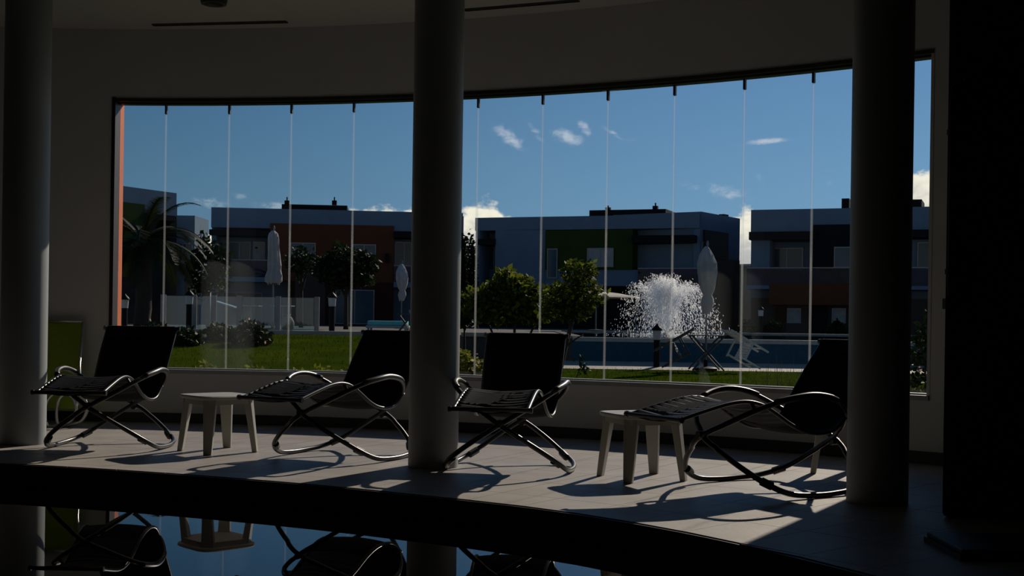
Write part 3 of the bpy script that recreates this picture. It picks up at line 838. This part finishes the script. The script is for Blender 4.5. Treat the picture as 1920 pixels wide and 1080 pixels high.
# sun bed, tables and odds behind the kerb
def at_t(px_, Y_): return ab(px_, 600)[0] * Y_
x = at_t(728, 24 * K)
sb = tag(empty('sun_bed', (x, 24 * K, ZT)), 'low sun bed with a turquoise mattress beside the middle column', 'sun bed')
MB().box(-.62, .62, -.45, .45, .10, .18).build('frame', 'white_paint', sb)
MB().box(-.58, .58, -.42, .42, .18, .32).build('mattress', 'turquoise', sb, bevel=.03)
for sx in (-.55, .55):
    for sy in (-.38, .38): MB().box(sx - .03, sx + .03, sy - .03, sy + .03, 0, .10).build('leg', 'white_paint', sb)
x = at_t(760, 23.2 * K)
ft = tag(empty('folding_table', (x, 23.2 * K, ZT)), 'dark folding table with a white cup beyond the middle lounger', 'table')
MB().box(-.26, .26, -.25, .25, .52, .545).build('table_top', 'chair_wood', ft)
for sg in (1, -1):
    for y in (-.2, .2): MB().tube([(-.2 * sg, y, 0), (.2 * sg, y, .52)], .014, 6).build('leg', 'chair_wood', ft, 'auto')
cu = empty('cup', (x + .16, 23.2 * K - .1, ZT + .545)); tag(cu, 'white cup on the dark folding table', 'cup')
MB().lathe((0, 0, 0), [(.04, 0), (.055, .10), (.048, .10), (.036, .012)], 14).build('cup_body', 'white_paint', cu, 'auto')
MB().tube(catmull([(.05, 0, .025), (.08, 0, .035), (.085, 0, .065), (.053, 0, .08)], 4), .007, 6).build('handle', 'white_paint', cu, True)
# small white tables with goods under the left balcony
for i, (px_, Y_, lab) in enumerate(((423, 22.2, 'small tilted white cafe table by the glass fence posts'), (530, 23.5, 'small white cafe table behind the folded grey parasol'), (470, 24.5, 'small white cafe table in the shade under the left balcony'))):
    Y_ *= K
    r_ = tag(empty('cafe_table', (at_t(px_, Y_), Y_, ZT)), lab, 'table', 'white cafe tables on the terrace')
    tl = MB().box(-.30, .30, -.30, .30, .70, .73)
    if i == 0: tl.xform(Matrix.Translation((0, 0, .70)) @ Matrix.Rotation(math.radians(16), 4, 'Y') @ Matrix.Translation((0, 0, -.70)))
    tl.build('table_top', 'white_paint', r_)
    MB().tube([(0, 0, .02), (0, 0, .70)], .025, 8).build('stem', 'pole_metal', r_, 'auto')
    MB().lathe((0, 0, 0), [(.22, 0), (.22, .015), (.04, .03)], 16).build('foot', 'pole_metal', r_, 'auto')
bgx = at_t(545, 23.3 * K)
bg_ = tag(empty('sack', (bgx, 23.0 * K, ZT)), 'tan cloth bag standing beside the white cafe table', 'bag')
MB().lathe((0, 0, 0), [(.14, 0), (.19, .08), (.19, .25), (.12, .38), (.06, .42), (.09, .48)], 14).build('bag_body', 'brown_cloth', bg_, True)
MB().tube([(0, 0, .40), (0, 0, .43)], .075, 12).build('tie', 'facade_brown', bg_, 'auto')

# ------------------------------------------------------------------ houses
class House:
    def __init__(s, name, label, px0, Y0, px1, Y1, root=None):
        Y0, Y1 = Y0 * K, Y1 * K
        s.p0 = Vector((ab(px0, 500)[0] * Y0, Y0)); s.p1 = Vector((ab(px1, 500)[0] * Y1, Y1))
        s.d = (s.p1 - s.p0).normalized(); s.n = Vector((s.d.y, -s.d.x))        # n points towards the lawn
        s.off = (s.p0.x, s.p0.y, ZT) if root is None else tuple(root.location)
        s.root = root or tag(empty(name, s.off), label, 'building', 'flat roofed houses beyond the pool')
    def hit(s, px, py, dep):
        a, b_ = ab(px, py); q = s.p0 + s.n * dep
        # a*Y = qx + t*dx ; Y = qy + t*dy
        t = (a * q.y - q.x) / (s.d.x - a * s.d.y); Y = q.y + t * s.d.y
        return t, EYE + b_ * Y
    def sz(s, px0, py0, px1, py1, dep):
        ym, xm = (py0 + py1) / 2, (px0 + px1) / 2
        return s.hit(px0, ym, dep)[0], s.hit(px1, ym, dep)[0], s.hit(xm, py1, dep)[1], s.hit(xm, py0, dep)[1]
    def raw(s, name, s0, s1, z0, z1, d0, d1, m, parent=None, **kw):
        mb = MB(s.off)
        def P(t, dep, z): q = s.p0 + s.d * t + s.n * dep; return (q.x, q.y, z)
        mb.hexa([P(s0, d1, z0), P(s1, d1, z0), P(s1, d0, z0), P(s0, d0, z0)], [P(s0, d1, z1), P(s1, d1, z1), P(s1, d0, z1), P(s0, d0, z1)])
        return mb.build(name, m, parent or s.root, **kw)
    def box(s, name, px0, py0, px1, py1, d0, d1, m, parent=None, base=False, **kw):   # outline as seen, on the plane d1 in front of the facade line
        s0, s1, z0, z1 = s.sz(px0, py0, px1, py1, d1)
        if base: z0 = ZT - .02
        return s.raw(name, s0, s1, z0, z1, d0, d1, m, parent, **kw)
    def window(s, px0, py0, px1, py1, dep, curtain=None, mull=1, frame='rail_metal'):
        s0, s1, z0, z1 = s.sz(px0, py0, px1, py1, dep)
        f = s.raw('window', s0, s1, z0, z1, dep - .04, dep + .03, 'window_glass' if not curtain else curtain)
        t = .05
        for a, b_, c_, e_ in ((s0 - t, s1 + t, z1, z1 + t), (s0 - t, s1 + t, z0 - t, z0), (s0 - t, s0, z0, z1), (s1, s1 + t, z0, z1)):
            s.raw('frame', a, b_, c_, e_, dep - .02, dep + .06, frame, f)
        for k in range(1, mull + 1):
            x = s0 + (s1 - s0) * k / (mull + 1); s.raw('mullion', x - .025, x + .025, z0, z1, dep + .03, dep + .055, frame, f)
        return f
    def rail(s, px0, py0, px1, py1, dep, glass='rail_glass'):
        s0, s1, z0, z1 = s.sz(px0, py0, px1, py1, dep)
        g_ = s.raw('railing', s0, s1, z0, z1, dep - .02, dep, glass)
        s.raw('handrail', s0, s1, z1, z1 + .05, dep - .04, dep + .02, 'rail_metal', g_)
    def antenna(s, px, py_top, py_base, dep):
        t, z1 = s.hit(px, py_top, dep); z0 = s.hit(px, py_base, dep)[1]
        a = s.raw('roof_vent', t - .12, t + .12, z0, z0 + (z1 - z0) * .55, dep - .24, dep, 'facade_dark')
        s.raw('mast', t - .03, t + .03, z0 + (z1 - z0) * .55, z1, dep - .15, dep - .09, 'facade_dark', a)

# left house with the dark green panel
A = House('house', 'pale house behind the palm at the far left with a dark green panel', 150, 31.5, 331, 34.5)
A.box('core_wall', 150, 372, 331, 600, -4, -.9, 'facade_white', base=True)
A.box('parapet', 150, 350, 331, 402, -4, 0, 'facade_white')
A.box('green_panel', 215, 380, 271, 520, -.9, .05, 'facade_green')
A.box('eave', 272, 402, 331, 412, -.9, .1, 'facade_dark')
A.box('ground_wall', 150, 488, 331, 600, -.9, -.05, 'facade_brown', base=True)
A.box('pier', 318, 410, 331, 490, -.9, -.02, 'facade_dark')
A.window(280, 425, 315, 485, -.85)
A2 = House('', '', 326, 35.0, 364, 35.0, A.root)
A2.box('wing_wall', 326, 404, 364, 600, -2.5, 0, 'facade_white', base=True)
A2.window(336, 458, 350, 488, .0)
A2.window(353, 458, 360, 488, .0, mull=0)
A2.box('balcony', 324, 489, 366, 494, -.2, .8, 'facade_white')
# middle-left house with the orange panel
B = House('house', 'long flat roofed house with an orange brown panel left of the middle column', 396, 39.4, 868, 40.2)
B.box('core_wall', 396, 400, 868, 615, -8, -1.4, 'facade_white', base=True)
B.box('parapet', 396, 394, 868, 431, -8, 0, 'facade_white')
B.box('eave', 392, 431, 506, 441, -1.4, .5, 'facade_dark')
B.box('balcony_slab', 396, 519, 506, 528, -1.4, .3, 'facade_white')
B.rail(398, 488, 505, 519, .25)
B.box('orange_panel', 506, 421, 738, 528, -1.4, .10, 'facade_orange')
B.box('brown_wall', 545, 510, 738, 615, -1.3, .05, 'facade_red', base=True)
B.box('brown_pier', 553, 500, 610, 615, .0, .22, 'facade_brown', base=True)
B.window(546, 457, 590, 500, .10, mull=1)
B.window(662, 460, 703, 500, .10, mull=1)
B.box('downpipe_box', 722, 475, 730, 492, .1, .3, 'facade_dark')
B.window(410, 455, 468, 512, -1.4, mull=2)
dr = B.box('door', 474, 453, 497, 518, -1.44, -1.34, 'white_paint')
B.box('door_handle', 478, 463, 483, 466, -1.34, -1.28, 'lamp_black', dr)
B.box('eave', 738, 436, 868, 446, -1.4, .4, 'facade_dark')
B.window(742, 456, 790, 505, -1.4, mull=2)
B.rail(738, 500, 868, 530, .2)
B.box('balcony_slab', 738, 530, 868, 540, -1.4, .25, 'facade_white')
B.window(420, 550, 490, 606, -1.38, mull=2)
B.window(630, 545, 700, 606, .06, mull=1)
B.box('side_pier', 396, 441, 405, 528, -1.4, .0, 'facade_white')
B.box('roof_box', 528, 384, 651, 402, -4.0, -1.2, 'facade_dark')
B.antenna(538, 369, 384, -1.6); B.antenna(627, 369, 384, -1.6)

# middle-right house with the green panel; its right flank turns away
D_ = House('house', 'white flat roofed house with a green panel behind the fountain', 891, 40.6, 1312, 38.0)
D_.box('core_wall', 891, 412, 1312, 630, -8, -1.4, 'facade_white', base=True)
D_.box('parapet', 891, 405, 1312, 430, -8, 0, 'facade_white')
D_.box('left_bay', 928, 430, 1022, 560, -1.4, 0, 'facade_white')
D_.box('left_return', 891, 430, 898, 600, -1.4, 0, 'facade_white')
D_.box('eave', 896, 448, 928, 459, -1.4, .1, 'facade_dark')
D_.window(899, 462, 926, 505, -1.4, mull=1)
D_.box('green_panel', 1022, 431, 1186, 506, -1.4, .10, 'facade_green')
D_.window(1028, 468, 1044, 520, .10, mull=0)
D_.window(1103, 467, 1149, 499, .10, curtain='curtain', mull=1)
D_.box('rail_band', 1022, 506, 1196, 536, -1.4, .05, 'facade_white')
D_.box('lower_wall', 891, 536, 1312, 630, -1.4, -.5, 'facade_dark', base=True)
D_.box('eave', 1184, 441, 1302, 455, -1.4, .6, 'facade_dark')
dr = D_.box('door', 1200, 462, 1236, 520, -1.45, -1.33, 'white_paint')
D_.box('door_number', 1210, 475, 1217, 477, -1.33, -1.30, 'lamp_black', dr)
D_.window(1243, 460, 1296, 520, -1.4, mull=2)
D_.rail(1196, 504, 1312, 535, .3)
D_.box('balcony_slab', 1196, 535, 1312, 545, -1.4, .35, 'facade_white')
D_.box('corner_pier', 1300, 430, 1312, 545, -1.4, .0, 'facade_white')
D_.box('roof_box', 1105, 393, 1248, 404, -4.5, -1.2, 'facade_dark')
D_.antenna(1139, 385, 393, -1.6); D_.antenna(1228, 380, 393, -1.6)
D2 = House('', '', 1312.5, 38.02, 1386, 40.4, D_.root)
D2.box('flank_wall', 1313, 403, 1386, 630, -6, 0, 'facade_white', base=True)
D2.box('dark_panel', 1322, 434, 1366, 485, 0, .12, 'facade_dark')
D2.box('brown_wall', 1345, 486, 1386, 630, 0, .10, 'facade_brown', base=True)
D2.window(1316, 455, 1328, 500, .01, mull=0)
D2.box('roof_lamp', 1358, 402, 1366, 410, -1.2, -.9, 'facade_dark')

# right house
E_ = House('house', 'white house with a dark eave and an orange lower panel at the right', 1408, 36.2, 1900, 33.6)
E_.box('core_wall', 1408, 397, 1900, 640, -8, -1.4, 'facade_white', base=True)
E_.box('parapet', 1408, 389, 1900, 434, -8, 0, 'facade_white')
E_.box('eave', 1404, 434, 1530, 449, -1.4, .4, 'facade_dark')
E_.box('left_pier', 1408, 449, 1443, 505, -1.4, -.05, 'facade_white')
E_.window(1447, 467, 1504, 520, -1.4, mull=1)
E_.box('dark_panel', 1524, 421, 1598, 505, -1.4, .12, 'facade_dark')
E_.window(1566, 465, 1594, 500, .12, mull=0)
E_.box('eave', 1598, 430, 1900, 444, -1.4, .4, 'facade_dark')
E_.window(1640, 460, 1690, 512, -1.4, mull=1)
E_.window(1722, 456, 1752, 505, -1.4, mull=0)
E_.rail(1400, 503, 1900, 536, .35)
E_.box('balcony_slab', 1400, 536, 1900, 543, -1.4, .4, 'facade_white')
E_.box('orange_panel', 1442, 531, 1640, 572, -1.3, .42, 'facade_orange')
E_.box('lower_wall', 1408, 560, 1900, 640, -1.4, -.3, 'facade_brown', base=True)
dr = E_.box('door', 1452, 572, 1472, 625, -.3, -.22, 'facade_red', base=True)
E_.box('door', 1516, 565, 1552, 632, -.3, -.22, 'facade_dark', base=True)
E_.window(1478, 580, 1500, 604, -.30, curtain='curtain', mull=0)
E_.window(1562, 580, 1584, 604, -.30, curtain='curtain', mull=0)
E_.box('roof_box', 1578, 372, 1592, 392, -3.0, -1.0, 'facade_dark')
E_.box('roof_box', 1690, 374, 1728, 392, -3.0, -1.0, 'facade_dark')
# garden wall between the houses and the low link
lk = House('garden_wall', 'low beige garden wall linking the two right hand houses', 1380, 41.5, 1415, 41.0)
lk.root['category'] = 'wall'; del lk.root['group']
lk.box('wall_panel', 1380, 498, 1415, 620, -.3, 0, 'facade_beige', base=True)
lk.box('coping', 1379, 495, 1416, 499, -.4, .08, 'white_paint')
sl = House('sunlit_wall', 'small beige wall beside the palm catching the sun', 346, 34.3, 359, 32.6)
sl.root['category'] = 'wall'; del sl.root['group']
sl.box('wall_panel', 346, 490, 359, 612, -.3, 0, 'facade_beige', base=True)
sl.box('coping', 345.5, 487, 359.5, 491, -.36, .06, 'white_paint')

# ------------------------------------------------------------------ plants
def leaf_quads(n, place, size, rnd, droop=0.0):
    vs, fs = [], []
    for i in range(n):
        p = place(rnd)
        if p is None: continue
        d_ = Vector((rnd.gauss(0, 1), rnd.gauss(0, 1), rnd.gauss(0, .7) - droop)).normalized()
        w_ = d_.cross(Vector((rnd.gauss(0, 1), rnd.gauss(0, 1), rnd.gauss(0, 1)))).normalized()
        l = size * rnd.uniform(.6, 1.3); b_ = l * rnd.uniform(.22, .34); k = len(vs)
        vs += [p, p + d_ * l * .5 + w_ * b_, p + d_ * l, p + d_ * l * .5 - w_ * b_]; fs.append((k, k + 1, k + 2, k + 3))
    return MB().add(vs, fs)
def bush(name, loc, blobs, n, size, leaf, lab, cat, seed, stems=(), group=None, shell=.55, droop=0.0, petals=0, spike=0):
    rnd = random.Random(seed); root = tag(empty(name, loc), lab, cat, group)
    wts = [b_[3] * b_[4] * b_[5] for b_ in blobs]
    def place(r_):
        b_ = r_.choices(blobs, wts)[0]
        d_ = Vector((r_.gauss(0, 1), r_.gauss(0, 1), r_.gauss(0, 1))).normalized(); k = shell + (1 - shell) * r_.random()
        k *= 1 + .18 * math.sin(5 * d_.x + 3 * d_.z + b_[0] * 7)
        return Vector((b_[0] + d_.x * b_[3] * k, b_[1] + d_.y * b_[4] * k, max(.02, b_[2] + d_.z * b_[5] * k)))
    leaf_quads(n, place, size, rnd, droop).build('foliage', leaf, root)['kind'] = 'stuff'
    if petals:
        leaf_quads(petals, lambda r_: place(r_) + Vector((0, -.04, .05)), size * .8, rnd).build('flowers', 'petal', root)['kind'] = 'stuff'
    for st in stems:
        pts = catmull(st[0], 4); m_ = len(pts)
        MB().tube(pts, [st[1] * (1 - .6 * i / (m_ - 1)) for i in range(m_)], 7).build('stem', 'bark', root, True)
    return root
# leafy shrubs in front of the retaining wall
Y = 17.6 * K
def X_(px_, Y_): return ab(px_, 600)[0] * Y_
def Zp(px_, py_, Y_): return at(px_, py_, Y_).z
bush('garden_shrub', (X_(955, Y), Y, 0), [(-.55, 0, 1.42, .55, .5, .38), (.05, 0, 1.72, .62, .55, .50), (.55, 0, 1.40, .55, .5, .40), (0, -.2, 1.28, .7, .5, .28)], 4600, .15, 'leaf_mid',
     'leafy green shrub rising behind the lounger that faces the viewer', 'shrub', 11,
     stems=[([(-.2, 0, 0), (-.25, 0, .5), (-.5, 0, 1.1)], .045), ([(.1, 0, 0), (.12, 0, .6), (.1, 0, 1.5)], .05), ([(.35, 0, 0), (.4, 0, .6), (.6, 0, 1.1)], .045)])
bush('garden_shrub', (X_(870, 18.6 * K), 18.6 * K, 0), [(0, 0, 1.32, .45, .5, .42), (-.5, 0, 1.25, .5, .5, .40)], 1900, .14, 'leaf_dark',
     'dark low shrub at the right side of the middle column', 'shrub', 12, stems=[([(0, 0, 0), (.02, 0, .5), (0, 0, 1.1)], .04)])
Y = 14.0 * K
bush('small_tree', (X_(1056, Y), Y, 0), [(.28, 0, 1.95, .34, .34, .24), (.05, 0, 1.55, .40, .36, .22), (.38, .1, 1.52, .36, .34, .28), (.22, 0, 1.30, .34, .3, .22), (-.20, 0, 1.28, .28, .25, .20)], 1900, .12, 'leaf_mid',
     'small slender tree with a leaning trunk beside the lounger that faces the viewer', 'tree', 13,
     stems=[([(-.10, 0, 0), (-.02, 0, .35), (.07, 0, .75), (.17, 0, 1.15), (.22, 0, 1.6), (.3, 0, 2.0)], .055), ([(.05, 0, .65), (.22, 0, .78), (.36, .02, .86)], .022),
            ([(.14, 0, 1.0), (0, 0, 1.25), (-.18, 0, 1.4)], .028), ([(.17, 0, 1.15), (.36, 0, 1.35), (.42, 0, 1.55)], .028)])
Y = 12.0 * K
bush('young_shoot', (X_(1076, Y), Y, 0), [(.12, 0, .50, .11, .1, .10), (.16, 0, .36, .08, .08, .08), (.06, 0, .25, .05, .05, .05)], 48, .08, 'leaf_dark', 'thin leafy shoot at the foot of the leaning tree', 'plant', 14,
     stems=[([(-.02, 0, 0), (.04, 0, .22), (.15, 0, .5)], .012)])
Y = 11.0 * K
bush('flowering_plant', (X_(882, Y), Y, 0), [(-.10, 0, .48, .20, .2, .20), (.12, 0, .40, .17, .2, .18), (.0, 0, .18, .26, .22, .16)], 900, .085, 'leaf_yellow', 'yellow green flowering plant outside the window by the middle column', 'plant', 15, petals=90,
     stems=[([(0, 0, 0), (-.04, 0, .25), (-.1, 0, .5)], .015), ([(.03, 0, 0), (.08, 0, .2), (.13, 0, .42)], .015)])
# yellow green clumps along the foot of the window, left
for i, (px_, Y_, sc, lab) in enumerate(((395, 10.6, 1.0, 'yellow green clump outside the glass left of the first side table'), (482, 10.3, .95, 'yellow green clump outside the glass above the first side table'),
                                       (560, 10.8, .8, 'small yellow green clump outside the glass before the second lounger'), (610, 10.4, 1.0, 'yellow green clump outside the glass beside the second lounger'), (655, 10.9, .85, 'small yellow green clump close to the back of the second lounger'))):
    Y_ *= K
    bush('ground_cover', (X_(px_, Y_), Y_, -.03), [(0, 0, .30 * sc, .26 * sc, .22, .20 * sc), (.2 * sc, 0, .2 * sc, .2 * sc, .2, .15 * sc)], 420, .08, 'leaf_yellow', lab, 'plant', 20 + i, group='yellow green clumps below the window',
         stems=[([(0, 0, 0), (0, 0, .25 * sc)], .012)])
# dark creeping hedge along the top of the bank
for i, (px_, Y_, sx_, sz_, lab) in enumerate(((352, 16.9, .40, .22, 'dark creeping shrub at the left end of the bank hedge'), (412, 17.6, .42, .22, 'dark creeping shrub second from the left on the bank'),
                                              (472, 17.0, .45, .30, 'dark creeping shrub with taller tips under the glass fence'), (292, 17.4, .40, .25, 'dark creeping shrub half hidden by the first lounger back'))):
    Y_ *= K; x = X_(px_, Y_); z = ground_z(x, Y_)
    bush('creeping_shrub', (x, Y_, z), [(0, 0, sz_ * .6, sx_, .5, sz_), (sx_ * .5, -.2, sz_ * .5, sx_ * .5, .4, sz_ * .8)], 1100, .11, 'leaf_dark', lab, 'shrub', 30 + i, group='dark creeping shrubs along the bank', petals=14,
         stems=[([(0, 0, 0), (0, 0, sz_ * .7)], .02)])
# plant outside the right end of the window
Y = 7.6 * K
bush('leafy_plant', (X_(1733, Y), Y, -.03), [(0, 0, .85, .13, .13, .30), (.03, 0, 1.15, .09, .1, .16), (-.04, 0, .5, .12, .12, .2)], 420, .075, 'leaf_dark', 'tall leafy plant outside the narrow glass strip right of the column', 'plant', 41, petals=16,
     stems=[([(0, 0, 0), (.02, 0, .6), (0, 0, 1.2)], .012), ([(-.02, 0, 0), (-.05, 0, .5), (-.04, 0, .8)], .01)])
# reeds outside the glass, right
rnd = random.Random(51)
rr_ = tag(empty('reed_clump', (X_(1390, 9.3 * K), 9.3 * K, -.03)), 'thin upright reeds outside the glass before the tipped garden chairs', 'plant')
vs, fs = [], []
for i in range(110):
    x = rnd.uniform(-.62, .75); y = rnd.uniform(-.15, .15); hh = rnd.uniform(.30, .52) if x < .2 else rnd.uniform(.35, .85) * (1 if rnd.random() < .5 else .6); dx = rnd.gauss(0, .03); k = len(vs); a = .006
    vs += [(x - a, y, 0), (x + a, y, 0), (x + a * .8 + dx * .5, y, hh * .6), (x - a * .8 + dx * .5, y, hh * .6), (x + dx, y, hh)]; fs += [(k, k + 1, k + 2, k + 3), (k + 3, k + 2, k + 4)]
MB().add(vs, fs).build('blades', 'reed', rr_)['kind'] = 'stuff'
# palm
def palm(x, y, z0, htop, lab, seed, nfr=22, L=2.0):
    rnd = random.Random(seed); root = tag(empty('palm_tree', (x, y, z0)), lab, 'palm tree')
    pts = catmull([(0, 0, 0), (.05, 0, htop * .4), (0, 0, htop * .8), (.02, 0, htop)], 5); n = len(pts)
    MB().tube(pts, [.26 - .05 * i / n + .02 * (i % 2) for i in range(n)], 10).build('trunk', 'bark', root, True)
    for i in range(nfr):
        a = 2 * PI * i / nfr * 2.399 * 1.0 + rnd.uniform(-.2, .2); el = rnd.uniform(-.35, 1.15); l = L * rnd.uniform(.8, 1.1)
        rib = []; d_ = Vector((math.cos(a) * math.cos(el), math.sin(a) * math.cos(el), math.sin(el))); p = Vector((0, 0, htop))
        for k in range(11):
            rib.append(p.copy()); p = p + d_ * l / 10; d_ = (d_ + Vector((0, 0, -.10 - .02 * k))).normalized()
        m = MB(); m.tube(rib, [.03 * (1 - .85 * k / 10) for k in range(11)], 5); vs, fs = [], []
        for k in range(2, 44):
            t = k / 44 * 10; j = min(9, int(t)); q = rib[j].lerp(rib[j + 1], t - j); tg = (rib[j + 1] - rib[j]).normalized(); sd = tg.cross(Vector((0, 0, 1))).normalized(); up = sd.cross(tg)
            ll = .62 * math.sin(PI * min(1, .12 + .88 * k / 46)) ** .6
            for sg in (1, -1):
                e = q + (sd * sg * .75 + tg * .65 + up * -.15) * ll * .75; b0 = len(vs); wv = tg * .028
                vs += [q - wv, q + wv, e]; fs.append((b0, b0 + 1, b0 + 2))
        m.add(vs, fs); m.build('frond', 'leaf_palm', root)
px_ = at(268, 470, 24.5 * K)
palm(px_.x, 24.5 * K, ZT, at(268, 452, 24.5 * K).z - ZT, 'tall palm with arching fronds in front of the left house', 61, 34, 2.35)
# trees
def tree(px_, Y_, py_top, py_bot, wpx, n, leaf, lab, seed, size=.2, trunk_px=0):
    Y_ *= K
    c_ = at(px_, (py_top + py_bot) / 2, Y_); rx = wpx * Y_ / F_PX / 2; rz = (py_bot - py_top) * Y_ / F_PX / 2; zc = c_.z - ZT
    bush('garden_tree', (c_.x, Y_, ZT), [(0, 0, zc, rx, rx, rz), (-rx * .4, 0, zc - rz * .2, rx * .6, rx * .6, rz * .7), (rx * .4, 0, zc + rz * .1, rx * .6, rx * .6, rz * .7)], n, size, leaf, lab, 'tree', seed,
         stems=[([(trunk_px, 0, 0), (trunk_px * .6, 0, zc * .5), (0, 0, zc)], .09), ([(trunk_px * .6, 0, zc * .5), (-rx * .4, 0, zc * .9)], .05), ([(trunk_px * .6, 0, zc * .55), (rx * .45, 0, zc * .95)], .05)])
tree(650, 27, 461, 542, 118, 5200, 'leaf_dark', 'dense round dark tree in front of the orange panel', 71, .17)
tree(566, 30, 462, 520, 60, 700, 'leaf_dark', 'thin small tree left of the round dark tree', 72, .16)
tree(392, 28, 440, 560, 84, 1500, 'leaf_dark', 'dark loose tree between the palm and the folded parasol', 73, .2)
# cypresses in the gap between the houses
for i, (px_, yt, w_, lab) in enumerate(((869, 440, 9, 'thin dark cypress right beside the middle column'), (884, 440, 22, 'dark cypress at the left corner of the green panelled house'))):
    Y_ = (36.2 + 2.0 * i) * K; top = at(px_, yt, Y_); H = top.z - ZT; r = w_ * Y_ / F_PX / 2
    bush('cypress', (top.x, Y_, ZT), [(0, 0, H * .5, r, r, H * .5), (0, 0, H * .35, r * 1.1, r * 1.1, H * .3), (0, 0, H * .75, r * .9, r * .9, H * .24)], 1500, .22, 'leaf_dark', lab, 'tree', 80 + i, group='cypresses between the houses', stems=[([(0, 0, 0), (0, 0, H * .8)], .06)])
for i, (px_, lab) in enumerate(((1450, 'low dark dome shaped shrub across the pool, left of two'), (1572, 'low dark dome shaped shrub across the pool by the right column'), (1405, 'low dark shrub across the pool beside the garden wall'))):
    Y_ = 30.5 * K; bush('clipped_shrub', (X_(px_, Y_), Y_, ZT), [(0, 0, .18, .42, .35, .38)], 900, .12, 'leaf_dark', lab, 'shrub', 90 + i, group='clipped shrubs across the pool', stems=[([(0, 0, 0), (0, 0, .3)], .03)])
